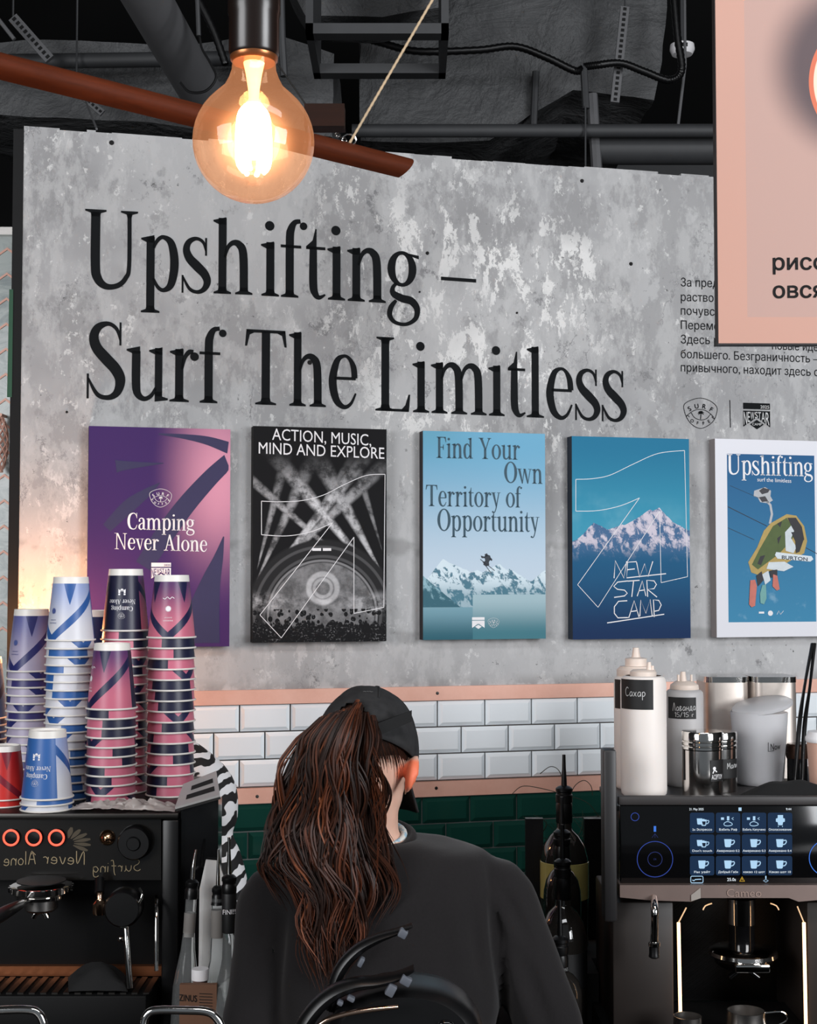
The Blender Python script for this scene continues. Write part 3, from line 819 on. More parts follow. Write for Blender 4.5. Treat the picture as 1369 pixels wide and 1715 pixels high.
# 1 purple camping poster
s, u, v = uvsh('purple print')
uv3 = s.vec(u, v)
g1 = ((u-.93)*(u-.93)*1.5 + (v-.78)*(v-.78)*.9).sqrt().sm(.62, .02)
c = s.mix(g1, lin(66,44,98), lin(216,150,172))
c = s.mix((u+v*.4).sm(.55, .0)*.75, c, lin(58,40,92))
c = s.mix((1-v).sm(.35, .9)*.55, c, lin(78,46,100))
s.color(c)
p1 = poster('purple canvas poster with white words about camping, behind the cup stacks', -.787, -.449, 1.630, 2.158, s.m, plain('purple canvas edge', (48,36,70), .7))
z = lambda pts: pxy([(x/1.956, 690+y/1.956) for x, y in pts])      # from the enlarged crop
sws = []
def blade(pts): 
    g = Glyphs(); g.K(pts, False, 6); return g.p
def zk(pts): return blade([(PF(x/1.956, 690+y/1.956)) + (w*.00079,) for x, y, w in pts])
sws.append(zk([(520,72,4),(600,80,14),(680,94,26),(751,118,36)])); sws.append(zk([(751,158,44),(690,215,50),(610,305,56),(540,400,58),(470,505,52)]))
sws.append(zk([(536,168,2),(470,172,14),(400,176,30),(380,178,40)])); sws.append(zk([(524,232,2),(480,265,26),(420,310,40),(350,380,30)]))
sws.append(zk([(733,408,3),(715,480,30),(690,560,60),(665,670,100),(655,772,120)]))
navy = plain('navy print', (40,34,78), .62)
us = [PF(149,713)[0]+.002, PF(384,720)[0]-.001]; vs = [PF(149,1080)[1]+.001, PF(149,714)[1]-.001]
for q in sws:
    flat([[(min(max(a, us[0]), us[1]), min(max(b, vs[0]), vs[1])) for a, b in P] for P in q], PP, 'dark_swash', navy, p1)
wht = M['white']
flat(serif('Camping', (213.5,886.5), (326,889), 28, PF2) + serif('Never Alone', (191.6,919.5), (347,924), 27, PF2), PP2, 'title_lettering', wht, p1)
flat(place(EMB, 269, 834, 18, PF2), PP2, 'shield_emblem', wht, p1)
flat(place(BADGE[0], 270, 957, 16.5, PF2), PP2, 'camp_badge', wht, p1)
flat(place(BADGE[1], 270, 957, 16.5, wfn(PT+.0024)), wpt(PT+.0024), 'camp_badge_letters', plain('purple cut-out', (92,60,110), .7), p1)
# 2 black concert poster
s, u, v = uvsh('concert print')
def beam(ux, vx, ang, wid, soft, k):
    """a light beam in the printed picture"""
    ca, sa_ = math.cos(ang), math.sin(ang); y = v*1.6
    a = (u-ux)*ca + (y-vx*1.6)*sa_; b = ((u-ux)*(-sa_) + (y-vx*1.6)*ca).abs()
    return (b/(a*wid+.004)).sm(1.0, soft)*a.sm(.0, .08)*k
R = math.radians
tot = beam(.02,.27,R(66),.07,.2,.45)
for q in ((.05,.24,R(52),.055,.3,.75),(.00,.24,R(44),.05,.3,.50),(.03,.33,R(76),.06,.2,.40),(.10,.20,R(59),.03,.3,.45),(.98,.30,R(119),.085,.3,.62),(1.0,.24,R(130),.06,.2,.85),(.97,.42,R(107),.06,.2,.30),(1.0,.20,R(139),.03,.3,.5)):
    tot = tot.mx(beam(*q))
vv = s.vec(u, v*1.6); smoke = s.noise(vv, 9, 7, .7)
tot = tot*(smoke.sm(.36, .60)*.85+.15)*v.sm(.90, .62)
y16 = v*1.6
r1 = ((u-.52)*(u-.52) + (y16-.20)*(y16-.20)).sqrt()
arch = r1.sm(.57, .55)                                              # stage dome
ribs = (r1*90).sin().sm(.2, .9)*.07 + .015
dome_ = r1.sm(.40, .38)*(smoke.sm(.3,.7)*.20+.10)
ringl = (r1-.405).abs().sm(.012, .004)*.25
portal = ((u-.52)*(u-.52) + (y16-.40)*(y16-.40)).sqrt(); ringl = ringl.mx((portal-.105).abs().sm(.03, .01)*.35).mx((portal-.065).abs().sm(.02, .005)*.30)
lum = tot*(1-arch) + arch*(ribs*r1.sm(.39,.41) + dome_ + ringl)
lum = lum + (v-.18).abs().sm(.07, .0)*smoke.sm(.40,.65)*.5*((u-.5).abs().sm(.15,.5)*.8+.2)
cw = s.vor(s.vec(u*1.0, y16*.8), 24)
head = (y16.lt(.245)*cw.lt(.42)).mx((y16 - .06 - s.noise(s.vec(u*1.3, .3), 22, 3, .6)*.16).sm(.005, -.005))*y16.lt(.25)
spk = s.noise(s.vec(u, y16), 70, 4).sm(.54, .62)*.20
lum = lum*(1-head) + head*spk*smoke.sm(.45,.6)
s.color(s.mix(lum.mn(1), (.007,.007,.008), (.80,.80,.82)))
p2 = poster('black concert poster with light beams over a crowd', -.393, -.057, 1.638, 2.168, s.m, M['black'])
flat(sans('ACTION, MUSIC,', (456,736.5), (622,746.5), 19.5, PF) + sans('MIND AND EXPLORE', (433.5,759.5), (644,768.5), 19.5, PF), PP, 'title_lettering', wht, p2)
def outline(pts, w):
    Q = []
    for p in pts:
        if p[0] == 'c':
            Q += cr(p[1], 6)
        else: Q.append(p)
    out = []
    for k in range(len(Q)): out += line_polys([Q[k], Q[(k+1) % len(Q)]], w)
    return out
def num(pts, ox, oy, sc, w):
    f = lambda p: PF(ox + p[0]/sc, oy + p[1]/sc)
    return outline([('c', [f(q) for q in p[1]]) if p[0] == 'c' else f(p) for p in pts], w)
flat(num([('c',[(857,292),(920,294),(990,290),(1060,272),(1130,237),(1200,208),(1262,204)]),(1258,640),(1160,660),(1160,410),(922,740),(852,665),('c',[(1090,363),(1020,392),(940,406),(857,402)])], 0, 690, 1.956, .0016), PP, 'number_outline', wht, p2)
flat(sans('Outdoor Stage', (523,923), (555,924), 4.5, PF, .0)[:0] + [pxy([(523,918),(538,918),(538,922.5),(523,922.5)]), pxy([(541,918),(555,918),(555,922.5),(541,922.5)])], PP, 'stage_sign', wht, p2)
# 3 pale blue ski poster
s, u, v = uvsh('ski print')
vv = s.vec(u*1.0, v*1.6)
def crest(pk, nz, seed, base=0.0):
    r = u*0 + base
    for (u0, h, sl, sr) in pk: r = r.mx(h - (u0-u).mx(0)*sl - (u-u0).mx(0)*sr)
    return r + (s.noise(s.vec(u, seed), 7, 9, .62)-.5)*nz
hz = crest([(.16,.385,.75,.28),(.44,.335,.3,.3),(.62,.365,.30,.55),(.70,.34,.2,.35),(1.02,.345,.5,.3)], .035, 1.7, .28)
rn = s.noise(s.vec(u*1.0+v*.8, v*1.15-u*.25), 15, 9, .68, .3)
hz2 = crest([(-.05,.33,1,.50)], .02, 5.2)
sky = s.mix(v.sm(.25, .95), lin(196,212,226), lin(112,170,200))
sky = s.mix(v.sm(.8, 1.02)*u.sm(.6, .0)*.6, sky, lin(98,160,182))
mtn = s.mix((rn - v*.30).sm(.40, .48), lin(214,230,238), lin(84,124,142))
mtn = s.mix(v.sm(.31, .19)*.55, mtn, lin(78,126,142))
low = s.mix((rn*.9+v*1.2).sm(.70, .86), lin(62,104,118), lin(146,184,196))
flr = s.mix(v.sm(.0, .17), lin(50,98,112), lin(122,162,176))
c = s.mix(v.lt(hz), sky, mtn); c = s.mix(v.lt(hz2), c, low); c = s.mix(v.lt(.155), c, flr)
slab = v.lt(.215)*u.gt(.40); c = s.mix(slab, c, s.mix(v.sm(.02, .21), lin(70,122,134), lin(164,190,198)))
s.color(c)
p3 = poster('pale blue canvas poster of a ski jumper above snowy mountains', .0375, .3635, 1.640, 2.167, s.m, side_dark)
ink3 = plain('deep teal print', (38,72,88), .62)
flat(serif('Find Your', (731,766.8), (871.4,770), 35.5, PF) + serif('Own', (845,808.5), (909,810.5), 35.5, PF) + serif('Territory of', (713.5,847.5), (875,850), 36, PF) + serif('Opportunity', (733,889), (904,891), 37, PF), PP, 'title_lettering', ink3, p3)
zz = lambda pts: pxy([(680+x/1.987, 690+y/1.987) for x, y in pts])
sk = [zz([(262,480),(270,474),(281,478),(283,490),(276,500),(265,498)]), zz([(262,474),(270,470),(274,478),(266,482)]), zz([(250,478),(264,482),(264,487),(252,486)]), zz([(280,482),(288,490),(287,496),(279,492)]), zz([(262,496),(276,498),(278,510),(268,514),(258,508)])]
sk += line_polys(zz([(248,490),(296,528)]), .0016) + line_polys(zz([(256,498),(285,537)]), .0016)
flat(sk, PP, 'ski_jumper_print', plain('dark figure print', (30,40,52), .6), p3)
flat(place(BADGE[0], 801.5, 1043.5, 10.5, PF), PP, 'camp_badge', wht, p3)
flat(place(EMB, 827, 1043, 9, PF), PP, 'shield_emblem', wht, p3)
# 4 teal mountain poster
s, u, v = uvsh('teal print')
vv = s.vec(u, v*1.6); rn = s.noise(vv, 11, 9, .72, .7)
rid = crest([(.18,.575,.62,.30),(.42,.565,.2,.2),(.66,.640,.36,.3),(.74,.652,.3,.62),(.86,.575,.5,.45)], .030, 3.3, .48)
sky = s.mix(v.sm(.5, 1), lin(62,150,178), lin(40,116,150))
sky = s.mix((v-.62+u*.1).abs().sm(.2, 0)*s.noise(vv, 4, 3).sm(.4,.7)*.4, sky, lin(120,176,196))
slope = s.noise(s.vec(u*1.0+v*.7, v*1.1-u*.3), 11, 9, .70, .35)
mt = s.mix((slope+(v-.5)*.5).sm(.46, .57), lin(74,108,146), lin(208,200,212)); mt = s.mix(v.sm(.50,.37), mt, lin(34,92,130))
c = s.mix(v.lt(rid), sky, mt)
c = s.mix((v + (s.noise(vv, 5, 4)-.5)*.08).sm(.44, .33), c, s.mix(v.sm(.0, .36), lin(26,50,88), lin(34,88,126)))
s.color(c)
p4 = poster('teal canvas poster of a snowy peak with thin white number outline', .437, .767, 1.637, 2.163, s.m, plain('navy canvas edge', (30,44,60), .7))
flat(num([('c',[(566,224),(620,222),(680,210),(760,172),(840,138),(928,128)]),(938,548),(850,568),(845,330),(640,650),(572,575),('c',[(778,286),(715,312),(640,328),(566,330)])], 680, 690, 1.987, .0015), PP, 'number_outline', wht, p4)
NW = [[(693,553),(697,495),(726,553),(735,497)],[(768,498),(738,500),(735,552),(866,538)],[(737,525),(762,522)],[(768,500),(778,550),(795,505),(806,548),(822,497)],
      [(740,562),(705,566),(692,580),(704,590),(728,593),(737,603),(728,612),(693,617)],[(738,563),(778,560)],[(758,562),(752,615)],[(770,613),(787,562),(799,612)],[(775,595),(796,592)],[(805,615),(802,560),(826,562),(834,574),(826,588),(804,590),(836,616)],
      [(737,628),(708,630),(694,648),(694,670),(706,685),(740,684)],[(742,685),(760,628),(776,682)],[(749,664),(771,661)],[(779,680),(782,626),(799,670),(813,624),(820,678)],[(827,682),(824,625),(842,627),(850,642),(842,660),(824,664)],[(670,702),(860,673)]]
LN = []
for q in NW: LN += line_polys(zz(q), .0026)
flat(LN, PP2, 'title_lettering', wht, p4)
# 5 white-framed chairlift poster
s, u, v = uvsh('chairlift print')
vv = s.vec(u, v*1.6); n = s.noise(vv, 4.5, 5, .6)
c = s.mix(v, lin(70,140,176), lin(44,88,134)); c = s.mix(n.sm(.56,.72)*v.sm(.45,.1)*.7, c, lin(150,186,206))
inn = u.gt(.105)*u.lt(.895)*v.gt(.075)*v.lt(.925)
s.color(s.mix(inn, lin(226,226,232), c))
p5 = poster('white bordered canvas poster of a chairlift in blue sky, half behind the right frame edge', .842, 1.170, 1.638, 2.166, s.m, plain('white canvas edge', (150,142,142), .7))
flat(serif('Upshifting', (1218.5,794.5), (1362,798), 34, PF) + sans('surf the limitless', (1269,806), (1326,808.5), 6.5, PF, .006), PP, 'title_lettering', wht, p5)
def addp(name, polys, rgb, d=0, each=0):
  for polys in ([polys] if not each else [polys[i:i+each] for i in range(0, len(polys), each)]): flat(polys, wpt(PT+.0012+d), name, plain(name.replace('_',' ')+' print', rgb, .6, vary=.12, scale=60), p5)
addp('lift_cable', line_polys(zz([(1072,315),(1203,380)]), .0018)+line_polys(zz([(1072,385),(1160,425)]), .0012)+line_polys(zz([(1325,448),(1400,488)]), .0016)+line_polys(zz([(1080,245),(1180,288)]), .0008), (24,36,52), 0, 1)
addp('lift_hanger', line_polys(zz([(1196,290),(1214,310),(1219,340),(1212,372)]), .0068)+[zz([(1160,262),(1196,250),(1216,262),(1214,280),(1222,294),(1206,304),(1180,300),(1172,285),(1158,280)])], (178,180,184))
addp('lift_grip', [zz([(1176,262),(1190,252),(1212,258),(1206,268),(1186,274)]), zz([(1176,284),(1196,280),(1206,296),(1186,300)])], (52,50,56), .0003)
addp('lift_frame', [zz([(1215,370),(1268,340),(1300,345),(1326,380),(1336,430),(1326,470),(1250,512),(1180,545),(1150,534),(1140,500),(1170,450),(1192,395)])], (176,150,84), .0003)
addp('lift_bench', [zz([(1222,380),(1268,352),(1298,400),(1282,430),(1240,474),(1172,524),(1152,508),(1178,456)])], (74,92,42), .0006)
addp('lift_shade', [zz([(1270,352),(1298,352),(1318,382),(1326,424),(1314,440),(1290,392)]), zz([(1180,480),(1196,476),(1182,510),(1170,505)]), zz([(1236,372),(1252,364),(1246,384)]), zz([(1236,420),(1250,410),(1240,440)])], (38,36,40), .0009, 1)
addp('lift_rider', [zz([(1262,400),(1282,378),(1292,396),(1282,420),(1300,450),(1290,470),(1264,462)]), zz([(1208,500),(1260,498),(1290,515),(1258,530),(1200,522)]), zz([(1186,540),(1206,528),(1214,560),(1196,575)])], (206,214,218), .0012, 1)
addp('lift_rider_dark', [zz([(1282,400),(1310,398),(1322,430),(1310,465),(1298,470),(1296,430)]), zz([(1166,545),(1184,530),(1190,560),(1172,580)]), zz([(1210,528),(1236,524),(1236,545),(1214,552)])], (36,36,42), .0014, 1)
addp('snowboard', [zz([(1232,466),(1350,480),(1356,490),(1346,498),(1236,488),(1228,476)])], (212,222,228), .0017)
addp('snowboard_lettering', sans('BURTON', (680+1252/1.987,690+489/1.987), (680+1338/1.987,690+496/1.987), 6, wfn(PT+.0032), .03), (50,60,74), .002)
addp('red_snowboard', [zz([(1146,560),(1162,558),(1168,580),(1162,645),(1150,650),(1142,640)]), zz([(1222,540),(1236,545),(1244,590),(1234,594),(1220,580)])], (196,110,96), .0017, 1)
addp('green_snowboard', [zz([(1186,576),(1198,574),(1200,620),(1192,640),(1180,636),(1178,606)])], (110,164,160), .0017)
flat(place([[(-.9,-.3),(.9,-.3),(.9,.3),(-.9,.3)]], 1276, 1026, 5, PF) + place([[(math.cos(2*PI*k/14), math.sin(2*PI*k/14)) for k in range(14)]], 1291, 1027, 4.2, PF) + sans('xxx', (1302,1028), (1314,1028.5), 5, PF)[:0] + line_polys(pxy([(1302,1029),(1305,1023),(1308,1029),(1313,1023)]), .0012), PP, 'small_logo', wht, p5)

# ================================================================== pink hanging sign
Ysg = 2.30
s = Sh('pink sign print', .55, spec=.3); x, y, z_ = s.xyz(s.tc('Object'))
# object origin: bottom centre of the face
a = at(1203,577,Ysg); b = at(1560,-40,Ysg); cxs = (a.x+b.x)/2
X = lambda px: at(px, 300, Ysg).x - cxs
Z = lambda py: at(1300, py, Ysg).z - a.z
base = s.mix(s.noise(s.vec(x, y, z_), 5, 2), lin(184,142,127), lin(178,138,124))
inn = x.gt(X(1250))*z_.gt(Z(531))
base = s.mix(inn*.75, base, lin(168,140,132))
rd = ((x-X(1478))*(x-X(1478)) + (z_-Z(138))*(z_-Z(138))).sqrt(); px_ = mm(Ysg)
rs = ((x-X(1450))*(x-X(1450)) + (z_-Z(112))*(z_-Z(112))).sqrt()
base = s.mix(rs.sm(185*px_, 105*px_)*.95, base, lin(78,66,70))       # the printed picture of a cup
base = s.mix((rd/px_).lt(122.0), base, lin(196,104,76)); base = s.mix((rd/px_).lt(114.0), base, lin(236,196,176)); base = s.mix((rd/px_).lt(104.0), base, lin(120,66,40))
s.color(base)
sg = thing('menu_sign', 'pink hanging menu board with black words and picture of a cup', 'sign', ((a.x+b.x)/2, Ysg, a.z))
mb = MB().box2((a.x, Ysg+.001, a.z), (b.x, Ysg+.022, b.z)); mb.build('sign_board', plain('dark board edge', (40,34,34), .6), sg, smooth=False)
mb = MB(); mb.grid(lambda u, v: Vector((a.x+.001+(b.x-a.x-.002)*u, Ysg, a.z+.002+(b.z-a.z-.002)*v)), 2, 2); mb.build('printed_face', s.m, sg, smooth=False, fix=False)
sfn = lambda px, py: (at(px, py, Ysg-.0008).x, at(px, py, Ysg-.0008).z); spt = lambda q, r: Vector((q, Ysg-.0008, r))
flat(sans('рисо', (1295,452), (1384,451), 26, sfn, .022) + sans('овся', (1295,499), (1381,498), 26, sfn, .022), spt, 'menu_lettering', M['black'], sg)
for px in (1240, 1520):
    MB().cyl(at(px, -38, Ysg+.011), Vector((at(px,-38,Ysg).x, Ysg+.011, 4.3)), .0015, n=6).build('hanging_wire', M['steel'], sg)

# ================================================================== glowing bulb and the wooden beam behind it
Yb = 1.45; k_ = mm(Yb); bc = at(425, 238, Yb)
lamp = thing('pendant_bulb', 'large glowing globe bulb with filaments on black socket', 'lamp', bc - Vector((0,0,.066)))
def gl(px_h): return px_h*k_
prof = [(0,-103)] + [(103*math.sin(math.radians(t)), -103*math.cos(math.radians(t))) for t in range(10, 146, 8)] + [(51,93),(43,108),(38,122),(36,142)]
s = Sh('warm glass'); nt = s.nt
tr = nt.nodes.new('ShaderNodeBsdfTransparent'); tr.inputs[0].default_value = (.95,.77,.62,1)
glo = nt.nodes.new('ShaderNodeBsdfGlossy'); glo.inputs['Roughness'].default_value = .03
fr = nt.nodes.new('ShaderNodeFresnel'); ge = nt.nodes.new('ShaderNodeNewGeometry'); ior = S(nt, ge.outputs['Backfacing'])*-.7603 + 1.45; nt.links.new(ior.s, fr.inputs[0])
mx = nt.nodes.new('ShaderNodeMixShader'); em = nt.nodes.new('ShaderNodeEmission'); em.inputs[0].default_value = (1,.42,.19,1); em.inputs[1].default_value = .21
ad = nt.nodes.new('ShaderNodeAddShader'); out = nt.nodes['Material Output']
nt.links.new(fr.outputs[0], mx.inputs[0]); nt.links.new(tr.outputs[0], mx.inputs[1]); nt.links.new(glo.outputs[0], mx.inputs[2])
nt.links.new(mx.outputs[0], ad.inputs[0]); nt.links.new(em.outputs[0], ad.inputs[1]); nt.links.new(ad.outputs[0], out.inputs[0])
MB().lathe([(r*k_, h*k_) for r, h in prof], bc, 48, cap=False).build('glass_globe', s.m, lamp)
fil = Sh('glowing filament'); fil.color((1,.7,.4)); fil.emit((1.0,.60,.26), 60)
fil2 = Sh('glowing stem'); fil2.color((1,.8,.6)); fil2.emit((1.0,.50,.20), 2.6)
mb = MB()
for q in range(6):
    an = 2*PI*q/6 + .3; x, y = math.cos(an), math.sin(an)
    mb.tube([bc + Vector((x*12*k_, y*12*k_, 62*k_)), bc + Vector((x*25*k_, y*25*k_, 40*k_)), bc + Vector((x*27*k_, y*27*k_, -32*k_)), bc + Vector((x*16*k_, y*16*k_, -52*k_))], 4.4*k_, 8, 4)
mb.build('filament', fil.m, lamp)
MB().lathe([(19*k_,140*k_),(14*k_,118*k_),(10*k_,92*k_),(9*k_,74*k_),(14*k_,66*k_),(6*k_,58*k_),(3*k_,10*k_),(5*k_,-30*k_)], bc, 20).build('glass_stem', fil2.m, lamp)
hz_m = bpy.data.materials.new('added bloom glow'); hz_m.use_nodes = True; nt = hz_m.node_tree
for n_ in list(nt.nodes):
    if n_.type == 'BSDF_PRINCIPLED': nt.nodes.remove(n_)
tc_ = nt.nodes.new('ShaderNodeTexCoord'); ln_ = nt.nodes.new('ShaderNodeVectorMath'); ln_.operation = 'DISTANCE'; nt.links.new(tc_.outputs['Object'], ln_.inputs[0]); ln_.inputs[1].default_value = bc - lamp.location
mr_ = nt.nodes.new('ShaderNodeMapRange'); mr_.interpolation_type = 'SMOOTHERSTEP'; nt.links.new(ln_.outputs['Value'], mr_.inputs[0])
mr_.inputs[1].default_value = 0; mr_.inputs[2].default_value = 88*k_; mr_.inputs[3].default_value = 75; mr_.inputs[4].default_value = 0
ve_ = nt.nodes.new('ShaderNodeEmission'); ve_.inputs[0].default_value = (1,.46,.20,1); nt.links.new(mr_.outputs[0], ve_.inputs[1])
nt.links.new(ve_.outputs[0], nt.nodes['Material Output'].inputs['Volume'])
MB().sphere(bc, 92*k_, 24, 16).build('bloom_volume', hz_m, lamp)  # emissive volume added inside the globe to stand in for bloom
MB().lathe([(36*k_,136*k_),(40*k_,140*k_),(41*k_,146*k_),(38*k_,150*k_)], bc, 32).build('socket_ring', plain('bronze ring', (150,96,60), .3, .8), lamp)
MB().lathe([(40*k_,147*k_),(43*k_,152*k_),(43*k_,215*k_),(45*k_,222*k_),(45*k_,300*k_),(30*k_,330*k_),(0,336*k_)], bc, 32).build('socket', plain('dark bakelite', (22,14,11), .28), lamp)
MB().cyl(bc+Vector((0,0,334*k_)), Vector((bc.x, bc.y, 4.3)), .004, n=8).build('cable', M['black'], lamp)
pl = bpy.data.lights.new('bulb_light', 'POINT'); pl.energy = 1.6; pl.color = (1,.55,.25); pl.shadow_soft_size = .03
po = bpy.data.objects.new('bulb_light', pl); COL.objects.link(po); po.location = bc - lamp.location; po.parent = lamp
def m_wood(c0, c1):
    s = Sh('oiled red-brown wood', .6, spec=.12); x, y, z = s.xyz(s.tc('Object'))
    n = s.noise(s.vec(x*2.0, y*2.0, z*26), 6, 6, .6, .5); s.color(s.mix(n, lin(*c0), lin(*c1))); return s.m
wood = m_wood((52,21,9), (90,40,19))
A = at(-60, 92, 1.62); B = pz(683, 280, A.z); ax = (B-A).normalized(); sdv = ax.cross(Vector((0,0,1))).normalized()
hw = .0165
wb = thing('wooden_beam', 'long slim curved wooden beam hanging on cord and chain behind the bulb', 'beam', (A+B)/2)
sec = []
for q in range(9):
    t = math.radians(-62 + 124*q/8); sec.append((math.cos(t)*.030-.020, math.sin(t)*hw*1.13))
for q in range(9):
    t = math.radians(62 - 124*q/8); sec.append((math.cos(t)*.022-.020, math.sin(t)*hw*1.05))
mb = MB(); mb.prism(sec, lambda a_, b_, d: A + ax*(d*(B-A).length) + sdv*(a_ if sdv.y < 0 else -a_) + Vector((0,0,b_)) + ax*(.012*(b_/hw) if d > .5 else 0), 0, 1)
mb.build('curved_board', wood, wb)
C0 = pz(512, 200, A.z+.012); C1 = pz(577, 196, A.z+.012)
MB().box((C0+C1)/2 , ((C1-C0).length, .03, .030)).build('cross_piece', m_wood((20,9,5), (36,17,10)), wb, smooth=False)
hk = pz(585, 241, A.z+.014)
mb = MB().tube([hk+Vector((.010*math.cos(t*.63), 0, .006+.008*math.sin(t*.63))) for t in range(11)], .0014, 8); mb.build('hook', M['chrome'], wb)
top = at(742, -30, hk.y-.05)
P = [hk + (top-hk)*(q/60) for q in range(61)]
tag(MB().tube(P, [.0018*(1.15 if q % 2 else .9) for q in range(61)], 6).build('twine_cord', plain('pale twine', (176,156,128), .9)), 'thin pale twine cord rising from the beam hook to the upper right', 'cord')
c0, c1 = hk, at(524, 192, hk.y+.05); mb = MB(); n = 11
for q in range(n):
    m0 = c0 + (c1-c0)*((q+.5)/n); d = (c1-c0).normalized(); nn = Vector((0,1,0)).cross(d).normalized() if q % 2 else Vector((0,1,0)); Lk = (c1-c0).length/n*.74
    mb.tube([m0 + d*Lk*math.cos(t*PI/5) + nn*.0030*math.sin(t*PI/5) for t in range(10)], .0009, 6, closed=True)
ch = mb.build('chain', M['chrome']); tag(ch, 'small steel chain running from the beam hook up behind the bulb', 'chain')
tag(MB().tube([c1, at(466, 108, hk.y+.1), at(430,40,hk.y+.15)], .0012, 6).build('wire', M['steel']), 'thin wire continuing the chain up behind the lamp socket', 'wire')
# ================================================================== paper cups
CR, CB, CH = .0487, .0350, .130       # rim radius, base radius, height (cups stand upside down)
def cup_mat(name, lo, hi, band, panel, rim_white=(232,228,222)):
    s = Sh(name, .38, spec=.4); u, v, _ = s.xyz(s.tc('UV'))
    n = s.noise(s.vec(u*3, v), 40, 2)
    c = s.mix((v + n*.05).sm(.18, .95), lin(*lo), lin(*hi))
    d = (u-.65).abs()
    c = s.mix((v-.03-d*2.0).abs().lt(.075), c, lin(*band))
    for sg in (-1, 1):
        k = (u-.65-sg*.135).abs()
        c = s.mix(k.lt((v-.56)*.16), c, lin(*band))
    c = s.mix(u.lt(.30), c, lin(*panel))
    c = s.mix(v.gt(.895), c, lin(*rim_white))
    s.color(c); return s.m
CM = {'pink': cup_mat('pink cup print', (194,104,126), (84,50,98), (30,30,66), (26,28,54)),
      'blue': cup_mat('blue cup print', (208,208,214), (146,162,204), (44,88,152), (50,96,160)),
      'lilac': cup_mat('lilac cup print', (168,160,182), (92,96,150), (38,42,100), (54,50,104)),  # blue scheme darkened, its shade put into the print colours
      'dblue': cup_mat('dark blue cup print', (60,96,150), (40,66,118), (24,30,70), (28,44,88)),
      'red': cup_mat('red cup print', (196,44,40), (170,30,34), (120,20,40), (200,40,36))}
M['paper'] = plain('white paper rim', (226,222,216), .6)
def cup_r(z): return CR + (CB-CR)*z/CH
def cup_proto(kind):
    mb = MB(); mb.lathe([(cup_r(0), 0), (cup_r(CH*.3), CH*.3), (cup_r(CH*.6), CH*.6), (cup_r(CH*.895), CH*.895), (CB, CH)], (0,0,0), 40, cap=False, uv=True)
    k0 = len(mb.f)
    mb.m = 1; mb.lathe([(CB, CH), (CB-.0018, CH), (CB-.0022, CH-.005), (0, CH-.0052)], (0,0,0), 40, cap=False)
    mb.lathe([(CR-.0003, .001), (CB-.0002, CH-.0058)], (0,0,0), 40, cap=False)
    o = bpy.data.objects.new('paper_cup', mb.mesh('paper_cup', [CM[kind], M['paper']], None, True)); COL.objects.link(o)
    mb = MB(); mb.tube([(math.cos(2*PI*k/40)*(CR+.0010), math.sin(2*PI*k/40)*(CR+.0010), .0020) for k in range(40)], .0019, 8, closed=True)
    r = bpy.data.objects.new('rim', mb.mesh('rim', M['paper'])); COL.objects.link(r); r.parent = o
    return o
ORD = ['top','second','third','fourth','fifth','sixth','seventh','eighth','ninth','tenth','eleventh','twelfth','thirteenth','fourteenth','fifteenth','sixteenth','seventeenth','eighteenth','nineteenth','twentieth','twenty-first','twenty-second']
MT = 1.350                               # top of the left coffee machine
cup_first = {}
rc = random.Random(11)
def stack(kind, px, ytop, Y, n, pitch, base, label, top_rot, rots=None, lean=0.0, colour='paper'):
    """n cups, top one's base at pixel ytop"""
    x = at(px, ytop, Y).x; g = label + ' cups'
    tops = None
    for k in range(n):                   # k = 0 is the top cup
        zc = base + (n-1-k)*pitch
        rz = top_rot*2*PI if k == 0 else (rots[k % len(rots)] if rots else rc.random())*2*PI
        xx = x + lean*k + rc.uniform(-.0002, .0002); yy = Y + rc.uniform(-.0002, .0002)
        lab = ('top ' if k == 0 else ORD[k] + ' from top ') + colour + ' cup of the ' + label
        if k == n-1: lab = 'lowest ' + colour + ' cup of the ' + label
        if kind not in cup_first:
            o = cup_first[kind] = cup_proto(kind); o.location = (xx, yy, zc); o.rotation_euler = (0,0,rz)
            tag(o, lab, 'cup', g)
        else: o = dup(cup_first[kind], (xx, yy, zc), rz, lab, g)
        if k == 0: tops = (o, Matrix.Translation((xx,yy,zc)) @ Matrix.Rotation(rz,4,'Z'))
    return tops
# keep prototypes clean of lettering children: the first of each kind is a nested, unlettered cup
pend = []
def topz(px, py, Y): return at(px, py, Y).z
def fitbase(ytop, Y, n, pitch, px=200): return topz(px, ytop, Y) - CH - (n-1)*pitch
for nm, kind, px, yt, Y, n, rot, lab, colr in (
    ('G','dblue',-26,1100,3.07,11,.10,'stack cut by the left frame edge','dark blue'),
    ('H','dblue',160,1022,3.14,17,.62,'half hidden stack behind the tall blue one','navy blue'),
    ('A','lilac',53,1020,3.02,16,.01,'left lilac stack','lilac'),
    ('B','blue',119,966,2.935,20,-.005,'tall pale blue stack','pale blue'),
    ('C','pink',211,953,3.02,19,.60,'tall stack with navy lettered top','pink and navy'),
    ('E','pink',288,963,2.975,16,.10,'right pink stack','pink'),
    ('D','pink',188,1077,2.87,11,-.065,'front pink stack','pink'),
    ('F','blue',80,1222,2.79,3,.555,'short blue front pile','blue'),
    ('I','red',8,1251,2.84,2,.30,'red pile at the left edge','red')):
    ztop = topz(px, yt, Y); pitch = (ztop - CH - MT - .0005)/(n-1)
    pend.append((nm, kind, px, yt, Y, n, pitch, lab, rot, colr))
tops = {}
for nm, kind, px, yt, Y, n, pitch, lab, rot, colr in pend:
    if nm == 'I': pitch = .0134
    tops[nm] = stack(kind, px, yt, Y, n, pitch, MT + .0005, lab, rot, colour=colr)
for o in bpy.data.objects:
    if o.get('group','').startswith('red pile') : o.scale = (.86,.86,.80)
